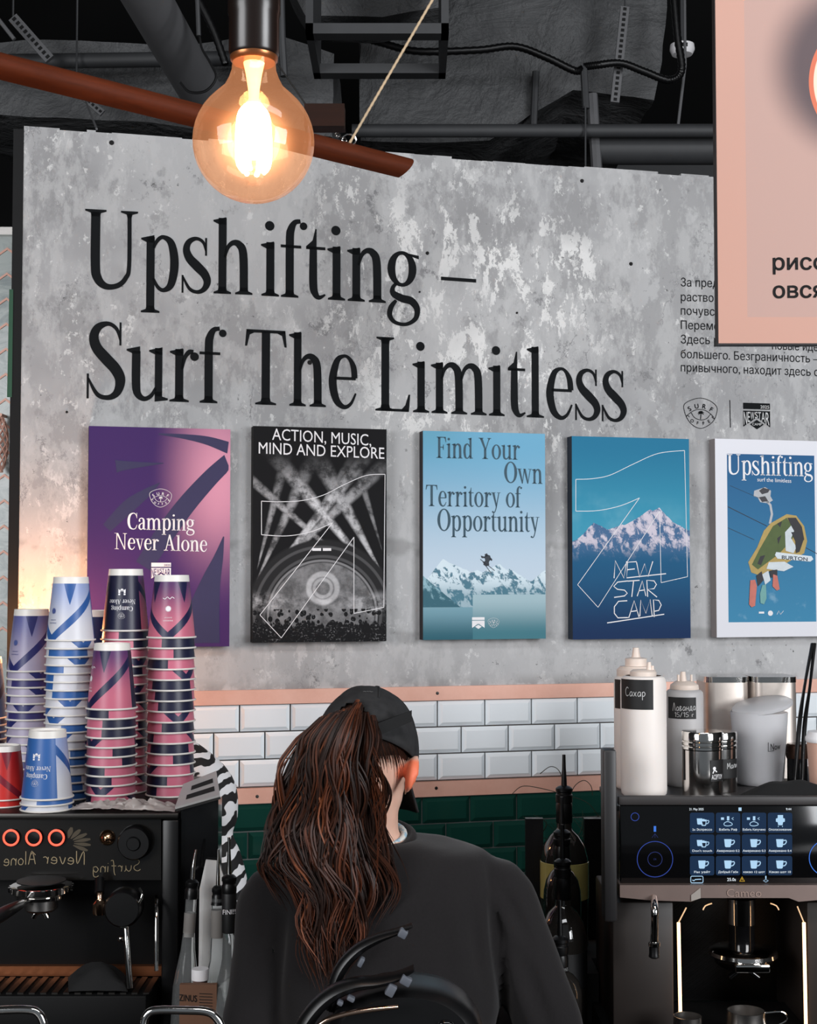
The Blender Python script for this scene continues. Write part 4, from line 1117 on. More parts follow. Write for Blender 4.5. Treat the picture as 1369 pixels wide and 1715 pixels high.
def cup_text(top, polys, name, m=M['white'], uc=.15):
    """polys in metres, x along the arc, y up the cup as it is drunk from (so upside down here)"""
    o, W = top; mb = MB()
    for P in polys:
        q = []
        for x, y in P:
            z = CH*.5 - y; r = cup_r(z) + .0004; a = 2*PI*uc - x/r
            q.append((r*math.cos(a), r*math.sin(a), z))
        mb.poly(q)
    c = mb.build(name, m, o, smooth=False, fix=False, local=True); return c
idm = lambda x, y: (x, y)
def never_alone(dy=0, dx=0):
    P = fit(Glyphs().text('Camping').p, (-.0235+dx,.003+dy), (.0235+dx,.003+dy), -.0095, idm)
    P += fit(Glyphs().text('Never Alone').p, (-.029+dx,-.0115+dy), (.029+dx,-.0115+dy), -.0095, idm); return P
def sc(polys, k, dx, dy): return [[(x*k+dx, y*k+dy) for x, y in P] for P in polys]
for nm in 'CF':
    cup_text(tops[nm], never_alone(.010 if nm == 'C' else .012), 'cup_lettering')
    cup_text(tops[nm], sc(BADGE[0], .0075, 0, -.0175), 'cup_badge'); cup_text(tops[nm], sc(EMB, .0070, 0, .032), 'cup_emblem')
def sunny():
    P = [[(.0055*math.cos(2*PI*k/16), .0055*math.sin(2*PI*k/16)) for k in range(16)]]
    for k in range(16):
        a = 2*PI*k/16; P.append([(.0055*math.cos(a-.15), .0055*math.sin(a-.15)), (.0078*math.cos(a), .0078*math.sin(a)), (.0055*math.cos(a+.15), .0055*math.sin(a+.15))])
    return P
blue_ink = plain('blue cup ink', (70,84,140), .5)
for nm, uc, m in (('E',.65,M['white']),('D',.65,M['white']),('A',.65,blue_ink),('B',.65,blue_ink)):
    cup_text(tops[nm], sc(sunny(), .9, 0, .004), 'sun_mark', m, uc)
    cup_text(tops[nm], fit(sans_polys('summer'), (-.008,.021), (.008,.021), -.003, idm) + fit(sans_polys('season'), (-.010,.027), (.010,.027), -.0035, idm), 'cup_small_print', m, uc)
    if nm in 'ED': cup_text(tops[nm], line_polys([(-.012,-.017),(-.007,-.020),(-.003,-.016),(.002,-.020),(.007,-.016),(.012,-.018)], .0012, False, 4), 'wave_mark', m, uc)
# crumpled paper / plastic lying on the machine in front of the stacks
from mathutils import noise as mnoise
def crumple(p0, p1, wY, h, seed, name, m, label, cat):
    p0, p1 = Vector(p0), Vector(p1); L = (p1-p0).length
    def fn(u, v):
        x = p0 + (p1-p0)*u; e = math.sin(PI*min(max(u,.02),.98))**.5*math.sin(PI*min(max(v,.02),.98))**.5
        q = Vector((u*6+seed, v*4, seed)); nz = abs(mnoise.noise(q)) + .5*abs(mnoise.noise(q*2.7))
        return x + Vector((mnoise.noise(q*1.7)*.006, (v-.5)*wY + mnoise.noise(q*1.3+Vector((9,0,0)))*.008, .0015 + e*h*(.35+nz)))
    o = MB().grid(fn, 46, 18, uv=False).build(name, m); return tag(o, label, cat)
m_bag = Sh('thin crumpled plastic', .25, spec=.5); m_bag.color(lin(214,202,196)); m_bag.b.inputs['Transmission Weight'].default_value = .35
crumple(at(128,1350,2.80), at(300,1353,2.80), .07, .022, 3, 'crumpled_bag', m_bag.m, 'crumpled pale plastic bag lying on the left machine before the cups', 'bag')
for o in bpy.data.objects:
    if o.name == 'crumpled_bag': o.location.z = MT + .001; o.location.y -= .008

# ================================================================== left coffee machine
Ym = 2.75
def hand(letters, sc_=1.0):
    H = {'S':[[(.55,.95),(.35,1.0),(.12,.85),(.2,.6),(.45,.45),(.5,.2),(.25,0),(.02,.12)]], 'u':[[(.02,.5),(.04,.15),(.2,.0),(.38,.2),(.42,.5),(.42,.12),(.52,.0)]],
         'r':[[(.02,.5),(.08,.0)],[(.05,.3),(.18,.5),(.34,.45)]], 'f':[[(.4,.95),(.25,1.0),(.18,.7),(.14,.0),(.05,-.3)],[(.0,.5),(.34,.52)]],
         'i':[[(.06,.5),(.08,.0)],[(.05,.72),(.07,.76)]], 'n':[[(.02,.5),(.05,.0)],[(.04,.3),(.2,.5),(.36,.4),(.38,.0)]], 'g':[[(.4,.45),(.2,.5),(.04,.25),(.2,.02),(.38,.2),(.4,.48),(.38,-.25),(.18,-.4),(.0,-.28)]],
         'N':[[(.02,.0),(.08,1.0),(.45,.05),(.52,1.0)]], 'e':[[(.03,.25),(.36,.28),(.25,.5),(.06,.4),(.04,.12),(.2,.0),(.4,.1)]], 'v':[[(.0,.5),(.16,.0),(.36,.55)]],
         'A':[[(.0,.0),(.28,1.0),(.5,.0)],[(.1,.36),(.44,.38)]], 'l':[[(.08,1.0),(.06,.0)]], 'o':[[(.2,.5),(.03,.3),(.1,.03),(.32,.06),(.38,.32),(.2,.5)]], 'a':[[(.38,.45),(.18,.5),(.03,.22),(.16,.0),(.36,.2),(.38,.45),(.4,.0)]],
         'С':[[(.5,.85),(.3,1.0),(.06,.65),(.1,.2),(.32,.0),(.52,.15)]], 'х':[[(.02,.5),(.36,.0)],[(.36,.5),(.02,.0)]], 'р':[[(.05,.5),(.06,-.4)],[(.05,.4),(.22,.52),(.38,.3),(.22,.03),(.06,.1)]],
         'Л':[[(.0,.0),(.2,.9),(.28,.95),(.48,.0)]], 'в':[[(.05,.0),(.06,.55),(.28,.5),(.1,.28),(.34,.15),(.2,.0),(.05,.02)]], 'н':[[(.04,.5),(.05,.0)],[(.05,.25),(.36,.26)],[(.36,.5),(.37,.0)]], 'д':[[(.02,-.12),(.03,.02),(.42,.02),(.43,-.12)],[(.08,.02),(.2,.5),(.34,.5),(.35,.02)]],
         '1':[[(.05,.75),(.2,.95),(.2,.0)]], '5':[[(.4,.95),(.12,.93),(.08,.55),(.32,.5),(.4,.2),(.2,.0),(.03,.1)]], '/':[[(.0,-.05),(.3,1.0)]], 'г':[[(.05,.0),(.06,.5),(.3,.48)]], ' ':[], 'а':[[(.38,.45),(.18,.5),(.03,.22),(.16,.0),(.36,.2),(.38,.45),(.4,.0)]], 'л':[[(.0,.0),(.14,.5),(.34,.5),(.36,.0)]], 'и':[[(.03,.5),(.04,.0),(.36,.5),(.38,.0)]], 'М':[[(.0,.0),(.06,.9),(.25,.3),(.45,.9),(.5,.0)]]}
    out = []; x = 0
    for c in letters:
        st = H.get(c, []); w = max([p[0] for q in st for p in q] or [.25])
        out += [[(x+a, b) for a, b in q] for q in st]; x += w + .14
    return out, x
def hand_polys(s, w, smooth=4):
    st, x = hand(s); out = []
    for q in st: out += line_polys(q, w, False, smooth)
    return out
lm = thing('espresso_machine', 'dark espresso machine at left with three glowing red ring buttons', 'coffee machine', (at(120,1600,Ym).x, 2.98, .90))
xl = at(-190,1500,Ym).x; xr = at(270,1500,Ym).x
m_panel = Sh('dark glass panel', .13, spec=.5); m_panel.color(lin(24,22,20))
MB().box2((xl,2.80,.98), (xr,3.24,MT-.012), .004).build('body', M['black'], lm)
MB().box2((xl-.01,2.745,MT-.012), (at(300,1355,Ym).x,3.25,MT), .003).build('cup_tray', M['dsteel'], lm)
MB().hexa([at(-190,1474,2.752), at(270,1474,2.752), at(270,1474,2.80)+Vector((0,.0,0)), at(-190,1474,2.80), at(-190,1364,2.762), at(270,1364,2.762), at(270,1364,2.80), at(-190,1364,2.80)]).build('front_panel', m_panel.m, lm, smooth=False)
x0, x1 = at(272,1500,Ym).x, at(300,1500,Ym).x
MB().box2((x0,2.742,.93), (x1,3.245,MT-.012), .004).build('side_post', M['blackp'], lm)
zt = at(100,1668,2.66).z
MB().box2((xl,2.785,zt+.0015), (xr,2.80,zt+.02)).build('copper_rail', plain('warm copper rail', (150,92,60), .35, .8), lm)
MB().box2((xl,2.66,zt-.10), (at(245,1668,2.66).x,2.78,zt), .003).build('drip_tray', M['black'], lm)
mb = MB()
for k in range(26):
    xx = xl + .02 + k*.021
    if xx < at(238,1668,2.66).x: mb.box2((xx,2.67,zt), (xx+.011,2.775,zt+.003))
mb.build('tray_grille', M['dsteel'], lm)
for px in (-150, 225):
    MB().cyl((at(px,1700,2.75).x,2.70,.90), (at(px,1700,2.75).x,2.70,zt-.1+.002), .02, n=12).build('foot', M['blackp'], lm)
MB().cyl((xl+.02,3.1,.90), (xl+.02,3.1,.985), .02, n=12).build('foot', M['blackp'], lm)
MB().cyl((xr-.02,3.1,.90), (xr-.02,3.1,.985), .02, n=12).build('foot', M['blackp'], lm)
rg = Sh('glowing red ring', .4); rg.color((.5,.02,.01)); rg.emit((1.0,.085,.045), 2.2)
for px in (20, 58, 96):
    c = at(px, 1402, 2.757); k = mm(2.757)
    b = MB().lathe([(14*k,.0),(14*k,.006),(9*k,.006),(0,.005)], c, 28, (0,-1,0)).build('button', M['blackg'], lm)
    MB().tube([c+Vector((12.2*k*math.cos(2*PI*q/32), -.007, 12.2*k*math.sin(2*PI*q/32))) for q in range(32)], 1.7*k, 8, closed=True).build('glowing_ring', rg.m, b, label='glowing red ring')
c = at(180,1403,2.757); k = mm(2.757)
MB().lathe([(13*k,0),(12*k,.004),(4*k,.012),(0,.013)], c, 24, (0,-1,0)).build('chrome_dial', plain('warm chrome', (230,180,140), .18, 1.), lm)  # orange reflection put into the chrome colour
c = at(228,1409,2.757)
MB().lathe([(28*k,0),(28*k,.02),(25*k,.026),(12*k,.026),(10*k,.03),(0,.03)], c, 36, (0,-1,0)).build('steam_knob', M['blackp'], lm)
mp = lambda x, y: (-x, y)
chalk = plain('painted reflection strokes', (150,134,104), .8)  # reflection in the glossy panel, painted as pale strokes
def mirrored(s, px0, px1, y0, y1, cap):
    """reflected writing painted on the panel: starts at the right end px0 and runs left to px1"""
    P = hand_polys(s, .055); return fit([[(x, y) for x, y in q] for q in P], (px0,y0), (px1,y1), cap, lambda a, b: (at(a,b,2.754).x, at(a,b,2.754).z))
LP = mirrored('Surfing', 236, 156, 1458, 1461, 19) + mirrored('Never', 142, 72, 1448, 1446, 22) + mirrored('Alone', 60, 6, 1447, 1450, 22)
LP += fit(line_polys([(0,0),(.2,.5),(.4,0)], .08), (50,1432), (60,1432), 10, lambda a, b: (at(a,b,2.754).x, at(a,b,2.754).z))
flat(LP, lambda a, b: Vector((a, 2.7505 + (b-at(0,1474,2.752).z)*.09, b)), 'reflected_writing', chalk, lm)
fl = []
for a_ in range(-30, 100, 22):
    g = Glyphs(); c_, s_ = math.cos(math.radians(a_)), math.sin(math.radians(a_)); g.K([(.3*c_,.3*s_,.05),(.7*c_,.7*s_,.22),(1.0*c_,1.0*s_,.10)]); fl += g.p
flat(fit(fl, (112,1412), (152,1412), 26, lambda a, b: (at(a,b,2.754).x, at(a,b,2.754).z)), lambda a, b: Vector((a, 2.7503 + (b-at(0,1474,2.752).z)*.09, b)), 'chalk_drawing', plain('faint chalk', (74,66,52), .8), lm)
# group head and portafilter
gh = at(69, 1490, 2.70); k = mm(2.70)
MB().cyl(Vector((gh.x,2.70,gh.z+14*k)), Vector((gh.x,2.70,at(69,1474,2.70).z+.0)), 40*k, n=28).build('group_head', M['blackp'], lm)
mb = MB().lathe([(46*k,9*k),(50*k,8*k),(50*k,-2*k),(46*k,-3*k),(40*k,-6*k),(42*k,-7*k),(42*k,-12*k),(34*k,-13*k)], Vector((gh.x,2.70,gh.z)), 36)
for q in range(20):
    a_ = 2*PI*q/20; mb.box(Vector((gh.x+50*k*math.cos(a_),2.70+50*k*math.sin(a_),gh.z+3*k)), (.006,.006,8*k), Matrix.Rotation(a_,3,'Z'))
mb.build('group_collar', M['chrome'], lm)
pf = MB().lathe([(28*k,-12*k),(28*k,-30*k),(24*k,-34*k),(10*k,-36*k),(0,-36*k)], Vector((gh.x,2.70,gh.z)), 30).build('portafilter', M['steel'], lm)
for dx in (-10, 8):
    MB().tube([Vector((gh.x+dx*.3*k,2.70,gh.z-35*k)), Vector((gh.x+dx*k,2.70,gh.z-40*k)), Vector((gh.x+dx*1.3*k,2.70,gh.z-46*k))], 5*k, 10, 3).build('spout', M['chrome'], pf)
MB().tube([at(42,1511,2.66), at(30,1517,2.60), at(2,1532,2.52), at(-24,1548,2.46)], [5*k,8*k,11*k,10*k], 14, 4).build('handle', M['blackp'], pf, label='black handle')
# second portafilter hanging, round black
c = at(207,1520,2.70)
b = MB().lathe([(31*k,.0),(31*k,.03),(27*k,.036),(0,.036)], c+Vector((0,.02,0)), 32, (0,-1,0)).build('round_lever', M['blackp'], lm)
MB().tube([at(234,1488,2.70), at(238,1500,2.69), at(232,1514,2.69)], 2.5*k, 10, 4).build('lever_clip', M['chrome'], b)
MB().lathe([(11*k,0),(12*k,3*k),(12*k,18*k),(8*k,22*k),(5*k,26*k),(5*k,36*k)], at(167,1531,2.70), 20).build('water_spout', plain('warm chrome tip', (230,190,160), .15, 1.), lm)
MB().cyl(at(167,1496,2.70), at(167,1472,2.72), 8*k, n=14).build('spout_stem', M['blackp'], lm)
for px0, py0, px1, py1, r in ((211,1551,218,1655,5.2),(262,1532,262,1626,3.4)):
    MB().tube([at(px0,py0-30,2.74), at(px0,py0,2.70), at(px1,py1,2.68)], r*k, 12, 4).build('steam_wand', M['chrome'], lm)
MB().sphere(at(203,1572,2.72), 6*k).build('wand_joint', M['chrome'], lm)
def fn(u, v):
    e = (math.sin(PI*min(max(u,.001),.999))*math.sin(PI*min(max(v,.001),.999)))**.5
    p = at(112+100*u, 1668, 2.66+.1*v); q = Vector((u*4, v*3, 2.2))
    return Vector((p.x, 2.672+.095*v, zt + .004 + e*(.034+.02*mnoise.noise(q))))
tag(MB().grid(fn, 20, 12, uv=False).build('cleaning_cloth', M['dark']), 'crumpled black cloth lying on the drip tray of the left machine', 'cloth')

# slotted metal box between the machine and the zebra cloth
sb = thing('slotted_box', 'dark glossy box with slotted sloping grey metal lid beside the left machine', 'box', at(335,1760,2.80))
P0 = [at(303,1357,2.76), at(366,1338,2.76), at(372,1334,2.92), at(326,1349,2.92)]
z0 = .905
low = [Vector((p.x, p.y, z0)) for p in P0]
MB().hexa(low + P0).build('box_body', M['blackg'], sb, smooth=False)
q = [at(293,1352,2.752), at(368,1331,2.752), at(362,1291,2.90), at(307,1313,2.90)]
_n = (q[1]-q[0]).cross(q[3]-q[0]); _r = ray(362,1291); _o = Vector((0,0,CAMZ)); q[2] = _o + _r*((q[0]-_o).dot(_n)/_r.dot(_n))
n_ = (q[1]-q[0]).cross(q[3]-q[0]).normalized(); n_ = n_ if n_.z > 0 else -n_
T = n_*.004
def lp(u, v): return (q[0]*(1-u)+q[1]*u)*(1-v) + (q[3]*(1-u)+q[2]*u)*v
MB().hexa([p - T for p in q] + [p for p in q]).build('metal_lid', plain('brushed grey lid', (186,184,182), .45, .15), sb, smooth=False)
for (u0, v0, u1, v1) in ((.30,.55,.88,.72),(.22,.20,.90,.38)):
    mb = MB(); mb.hexa([lp(u0,v0)+n_*.0003, lp(u1,v0)+n_*.0003, lp(u1,v1)+n_*.0003, lp(u0,v1)+n_*.0003, lp(u0,v0)+n_*.0009, lp(u1,v0)+n_*.0009, lp(u1,v1)+n_*.0009, lp(u0,v1)+n_*.0009])
    mb.build('slot', M['dark'], sb, smooth=False)
MB().hexa([q[0]-T*2.2, q[1]-T*2.2, q[1]-T*2.2+Vector((0,.004,0)), q[0]-T*2.2+Vector((0,.004,0)), q[0]-T, q[1]-T, q[1]-T+Vector((0,.004,0)), q[0]-T+Vector((0,.004,0))]).build('lid_edge', M['steel'], sb, smooth=False)
# zebra cloth
s = Sh('zebra print cloth', .8); x, y, z = s.xyz(s.tc('Object'))
w = ((x*85 - z*140) + s.noise(s.vec(x, y, z), 16, 2, .5)*15).sin()
s.color(s.mix(w.sm(-.02, .18), lin(18,18,20), lin(222,222,224)))
pz_ = [(228,1225,14),(270,1246,26),(315,1278,36),(352,1322,42),(366,1366,33),(368,1396,22),(370,1425,30),(376,1468,36),(384,1540,40),(380,1590,40)]
zb = MB().tube([at(px, py, 3.325) for px, py, r in pz_], [r*mm(3.325) for px, py, r in pz_], 24, 6)
tag(zb.build('zebra_cloth', s.m), 'black and white zebra striped cloth bundle behind the slotted box', 'cloth')

# syrup bottles with pourers, left
m_clear = Sh('clear bottle glass', .04); m_clear.color((.90,.93,.93)); m_clear.b.inputs['Transmission Weight'].default_value = .92; m_clear.b.inputs['IOR'].default_value = 1.2
def bottle(label, base, top, prof, m, stop_m, rs, label_band=None, group=None, pour=True, neck_text=None, pour_dir=(0.0,0,1), pm=None):
    """base: point, top: point where the stopper sits; prof: (r, t) with t 0..1 along the axis"""
    base, top = Vector(base), Vector(top); d = top-base; L = d.length; ax = d.normalized()
    t = thing('syrup_bottle', label, 'bottle', base, 0, group)
    MB().lathe([(r, h*L) for r, h in prof], base, 28, ax, cap=False).build('glass', m, t)
    r0 = prof[-1][0]
    mb = MB().lathe([(r0*1.12,-.012),(rs,-.006),(rs,.004),(rs*.9,.006),(rs*.9,.010),(rs,.012),(rs,.018),(rs*.7,.022),(rs*.35,.024)], top, 22, ax)
    mb.build('stopper', stop_m, t)
    if pour:
        pd = (ax + Vector(pour_dir)*.001).normalized()
        MB().tube([top+ax*.018, top+ax*.04, top+ax*.058+Vector(pour_dir)*.004, top+ax*.078+Vector(pour_dir)*.012], [rs*.36,rs*.32,rs*.24,rs*.20], 10, 3).build('pourer', pm or M['chrome'], t)
    if label_band:
        for (h0, h1, rb, lm_, nm) in label_band:
            MB().lathe([(rb*.98,h0*L),(rb,h0*L+.001),(rb,h1*L-.001),(rb*.98,h1*L)], base, 28, ax, cap=False).build(nm, lm_, t)
    return t
k27 = mm(2.70)
tall = [(0,0),(20*k27,.0),(21*k27,.02),(21*k27,.45),(17*k27,.55),(12*k27,.66),(9*k27,.80),(9*k27,.97),(10*k27,1)]
round_ = [(0,0),(28*k27,0),(32*k27,.04),(32*k27,.32),(27*k27,.44),(17*k27,.54),(12*k27,.62),(10*k27,.78),(10*k27,1)]
lab_w = plain('grey neck label', (120,116,112), .7); lab_k = plain('black neck label', (14,14,15), .5)
bottle('clear leaning bottle with black stopper, leftmost beside the slotted box', (at(300,1755,2.66).x,2.68,.902), at(321,1494,2.70), tall, m_clear.m, M['blackp'], 11*k27, [(.74,.88,9.8*k27,lab_w,'neck_label')], 'syrup bottles left of the barista', pour_dir=(.3,0,0))
bottle('clear round bottle with grey neck label, middle of three left of the barista', (at(362,1755,2.695).x,2.695,.902), at(365,1504,2.695), round_, m_clear.m, M['blackp'], 10*k27, [(.76,.93,11*k27,lab_w,'neck_label')], 'syrup bottles left of the barista')
b3 = bottle('clear round bottle with tall black neck, nearest the left sleeve of the barista', (at(386,1755,2.625).x,2.625,.902), at(384,1486,2.625), round_, m_clear.m, M['blackp'], 12*k27, [(.76,.97,12*k27,lab_k,'neck_label')], 'syrup bottles left of the barista')
flat(fit(sans_polys('FINI!!'), (373,1532), (394,1531), 8, lambda a, b: (at(a,b,2.61).x, at(a,b,2.61).z)), lambda a, b: Vector((a, 2.625-.0150*math.cos((a-at(384,1500,2.625).x)/.0150)-.0008 if abs(a-at(384,1500,2.625).x) < .0149 else 2.62, b)), 'neck_print', M['white'], b3)
def sheet(pts, Y, dY, name, m, label, cat):
    """standing slab with a slightly curved face"""
    P = [at(px, py, Y) for px, py in pts]
    mb = MB(); mb.prism([(p.x, p.z) for p in P], lambda a, b, d: Vector((a, Y + d*dY + .004*math.sin((b-.9)*9), b)), 0, 1)
    return tag(mb.build(name, m, smooth=False), label, cat)
sheet([(331,1760),(372,1760),(378,1480),(366,1442),(345,1440),(334,1490)], 2.748, .006, 'paper_bag', plain('grey-white paper', (204,202,200), .85, bump=.3, scale=12), 'upright greyish paper bag behind the clear bottles', 'bag')
# jar with white cap, carton
jt = thing('capped_jar', 'small jar with white cap in front of the clear bottles', 'jar', (at(336,1700,2.63).x,2.63,.902))
jx = at(335,1700,2.63).x
zc = at(336,1640,2.63).z
MB().lathe([(0,0),(.014,0),(.0145,.004),(.0145,zc-.902-.02),(.013,zc-.902-.004),(.013,zc-.902)], (jx,2.63,.902), 24, cap=False).build('glass', plain('pinkish jar', (120,92,86), .3), jt)
MB().lathe([(.016,0),(.016,.016),(.0150,.019),(0,.019)], (jx,2.63,zc), 24).build('cap', M['white'], jt)
cb = thing('carton_box', 'kraft carton with dark printed word below the clear bottles', 'box', (at(330,1700,2.58).x,2.59,.902))
ct_ = at(297,1656,2.575); cr_ = at(360,1660,2.575)
MB().box2((ct_.x,2.6005,.9005), (cr_.x,2.612,ct_.z)).build('carton', plain('kraft card', (112,78,58), .8), cb, smooth=False)
hz_ = lambda a, b: (at(a,b,2.5995).x, at(a,b,2.5995).z); hp_ = lambda a, b: Vector((a, 2.5995, b))
flat(fit(sans_polys('ZINUS', .015), (300,1676), (330,1678), 11, hz_), hp_, 'carton_lettering', M['dark'], cb)
flat(sum([line_polys([hz_(334,1664+5*q), hz_(356,1665+5*q)], .0012) for q in range(6)], []), hp_, 'small_print', M['dark'], cb)

# chrome rails on the bar, bottom left
def rail(pts, label):
    Y = 1.93; P = [at(px, py, Y) for px, py in pts]; P = [Vector((p.x, p.y, max(p.z, 1.1005))) for p in P]
    tag(MB().tube(P, 7*mm(Y), 14, 6).build('chrome_rail', M['chrome']), label, 'rail', None)
rail([(-70,1775),(-62,1720),(-40,1696),(0,1692),(45,1691),(64,1697),(74,1720),(80,1778)], 'bent chrome tube rail at the bottom left corner')
rail([(236,1778),(240,1720),(246,1700),(262,1692),(310,1692),(345,1694),(362,1704),(374,1728),(380,1778)], 'bent chrome tube rail below the carton, left of the barista')

# warm lamp hidden behind the cup stacks
wl_p = wl(-.90, 1.655, .16)
t = thing('warm_lamp', 'small warm lamp glowing behind the left cup stacks', 'lamp', wl_p - Vector((0,0,.03)))
gw = Sh('warm bulb', .4); gw.color((1,.7,.4)); gw.emit((1,.48,.20), 30)
MB().sphere(wl_p, .02).build('globe', gw.m, t); MB().cyl(wl_p-Vector((0,0,.05)), wl_p-Vector((0,0,.018)), .013, n=14).build('base', M['blackp'], t)
MB().box2((wl_p.x-.008,wl_p.y-.008,wl_p.z-.056), (wl_p.x+.008,wallY(wl_p.x)-.001,wl_p.z-.048)).build('bracket', M['blackp'], t)
d = bpy.data.lights.new('warm_light', 'POINT'); d.energy = 8; d.color = (1,.40,.14); d.shadow_soft_size = .04
o = bpy.data.objects.new('warm_light', d); COL.objects.link(o); o.parent = t; o.location = (0,0,.03) 
# ================================================================== right coffee machine
Yr = 2.72; TZ = 1.366
rm = thing('bean_machine', 'dark automatic coffee machine at right with a lit touch screen', 'coffee machine', (at(1250,1700,Yr).x, 2.98, .90))
X_ = lambda px, Y=Yr: at(px, 1400, Y).x
Zp = lambda py, Y=Yr: at(1200, py, Y).z
m_bk = M['black']; xR = X_(1500)
MB().box2((X_(1040), Yr+.02, Zp(1508)), (xR, 2.98, TZ-.010), .004).build('head_body', m_bk, rm)
MB().box2((X_(1075,3.28), 2.98, .93), (xR, 3.28, TZ), .004).build('rear_body', m_bk, rm)
zl0, zl1 = at(1200,1349,2.716).z, at(1200,1334,2.716).z
MB().box2((X_(1036), 2.716, zl0), (xR, 2.734, zl1), .003).build('shelf_lip', plain('dark grey metal lip', (46,43,43), .5), rm)
MB().box2((X_(1036), 2.734, TZ-.010), (xR, 2.985, TZ), .001).build('cup_shelf', plain('dark grey metal', (46,43,43), .45), rm)
# tall side plate
MB().box2((X_(1012,2.70), 2.70, Zp(1545,2.70)), (X_(1034,2.70), 2.745, Zp(1256,2.70)), .005).build('side_plate', plain('dark graphite plate', (30,29,30), .45), rm)
scr = MB().box2((X_(1039), Yr, Zp(1483)), (X_(1495), Yr+.02, Zp(1349)), .003).build('touch_screen', M['blackg'], rm)
sY = Yr - .0008
sfn = lambda a, b: (at(a,b,sY).x, at(a,b,sY).z); spt = lambda a, b: Vector((a, sY, b)); spt2 = lambda a, b: Vector((a, sY-.0006, b)); spt3 = lambda a, b: Vector((a, sY-.0012, b))
def glow(name, c, k):
    s = Sh(name, .4, spec=.08); s.color((0.005,.005,.005)); s.emit(lin(*c), k); return s.m
g_tile = glow('lit tile', (16,42,72), 1.0); g_ico = glow('lit icon', (176,214,244), 1.0); g_wht = glow('lit white', (232,242,250), 1.0); g_drk = glow('icon coffee', (14,30,52), 1.0)
g_blue = glow('lit blue', (50,72,160), 1.0); g_bl2 = glow('bright blue', (64,120,220), 1.0); g_dim = glow('dim blue ring', (34,44,96), 1.0); g_yel = glow('lit yellow', (240,190,60), 1.0)
def rrect(x0, y0, x1, y1, r):
    P = []
    for cx, cy, a in ((x1-r,y0+r,-90),(x1-r,y1-r,0),(x0+r,y1-r,90),(x0+r,y0+r,180)):
        for k in range(5): t = math.radians(a + 22.5*k); P.append((cx+r*math.cos(t), cy+r*math.sin(t)))
    return P
spx = lambda pts: [sfn(x, y) for x, y in pts]
def circ(cx, cy, r, w, n=40): return line_polys([sfn(cx+r*math.cos(2*PI*k/n), cy+r*math.sin(2*PI*k/n)) for k in range(n)], w*mm(sY), True)
cols = [(1156,1197),(1199.5,1240.5),(1243,1284),(1286.5,1327.5)]; rows = [(1361,1395),(1397.5,1430.5),(1433.5,1466)]
names = [['2x Эспрессо','Взбить Раф','Взбить Капучино','Ополаскивание'],["Don't touch",'Американо 0.2','Американо 0.3','Американо 0.4'],['Flat уайт','Добрый Габи','какао 12 шот','Какао шот 10']]
def mug(cx, cy, k, fill=True):
    out = [spx([(cx-7*k,cy-6*k),(cx+6*k,cy-6*k),(cx+4.6*k,cy+7*k),(cx+3*k,cy+8.2*k),(cx-4*k,cy+8.2*k),(cx-5.6*k,cy+7*k)])]
    out += line_polys(spx([(cx+6*k,cy-3.4*k),(cx+10*k,cy-4*k),(cx+11*k,cy-1*k),(cx+8.6*k,cy+2.6*k),(cx+5*k,cy+3.6*k)]), 1.7*k*mm(sY), False, 3)
    return out
for ri, (y0, y1) in enumerate(rows):
    for ci, (x0, x1) in enumerate(cols):
        flat([spx(rrect(x0,y0,x1,y1,3.5))], spt, 'menu_tile', g_tile, scr)
        cx, cy = (x0+x1)/2, y0 + (y1-y0)*.44; nm = names[ri][ci]
        if ci == 0 and ri < 2:
            ico = mug(cx-4, cy-1, .72) + mug(cx+3, cy+1, .74); dk = [spx([(cx-.5,cy-.5),(cx+6,cy-.5),(cx+5,cy+5.5),(cx+1,cy+5.5)])]
            flat(dk, spt3, 'menu_icon_fill', g_drk, scr)
        elif ri == 0 and ci in (1, 2):
            ico = [spx([(cx-12,cy-7),(cx-7,cy-7),(cx-7,cy-3),(cx-12,cy-3)]), spx([(cx-2,cy-9),(cx+2,cy-9),(cx+2,cy-2),(cx-2,cy-2)])]
            ico += line_polys(spx([(cx-6,cy+2),(cx-1,cy),(cx+5,cy+2),(cx+7,cy+5),(cx+2,cy+7),(cx-4,cy+7),(cx-7,cy+5)]), 1.1*mm(sY), True, 3) + line_polys(spx([(cx+9,cy-7),(cx+6,cy-5),(cx+9,cy-3)]), 1*mm(sY))
        elif ri == 0:
            ico = [spx([(cx-4,cy-11),(cx+5,cy-11),(cx+5,cy-6),(cx+8,cy-5),(cx+8,cy),(cx+5,cy+1),(cx+4,cy+6),(cx-3,cy+6),(cx-4,cy+1),(cx-7,cy),(cx-7,cy-5),(cx-4,cy-6)])] + line_polys(spx([(cx-3,cy+7),(cx-3,cy+9)]), 1*mm(sY)) + line_polys(spx([(cx+4,cy+7),(cx+4,cy+9)]), 1*mm(sY))
        else: ico = mug(cx, cy-1, .95)
        flat(ico, spt2, 'menu_icon', g_ico, scr)
        w = min(38, 3.0*len(nm)); flat(sans_text(nm, cx-w/2, cx+w/2, y1-4, 3.4) if False else sans(nm, (cx-w/2,y1-4), (cx+w/2,y1-4), 3.6, sfn, .006), spt2, 'menu_caption', g_wht, scr)
flat(sans('21. May 2025', (1155,1357), (1179,1357), 3.8, sfn, .01) + sans('9:44', (1317,1357), (1326,1357), 3.8, sfn, .01), spt, 'clock_text', g_wht, scr)
flat([spx([(1237.5,1352.5),(1242.5,1352.5),(1242.5,1358),(1237.5,1358)])], spt, 'home_icon', g_ico, scr)
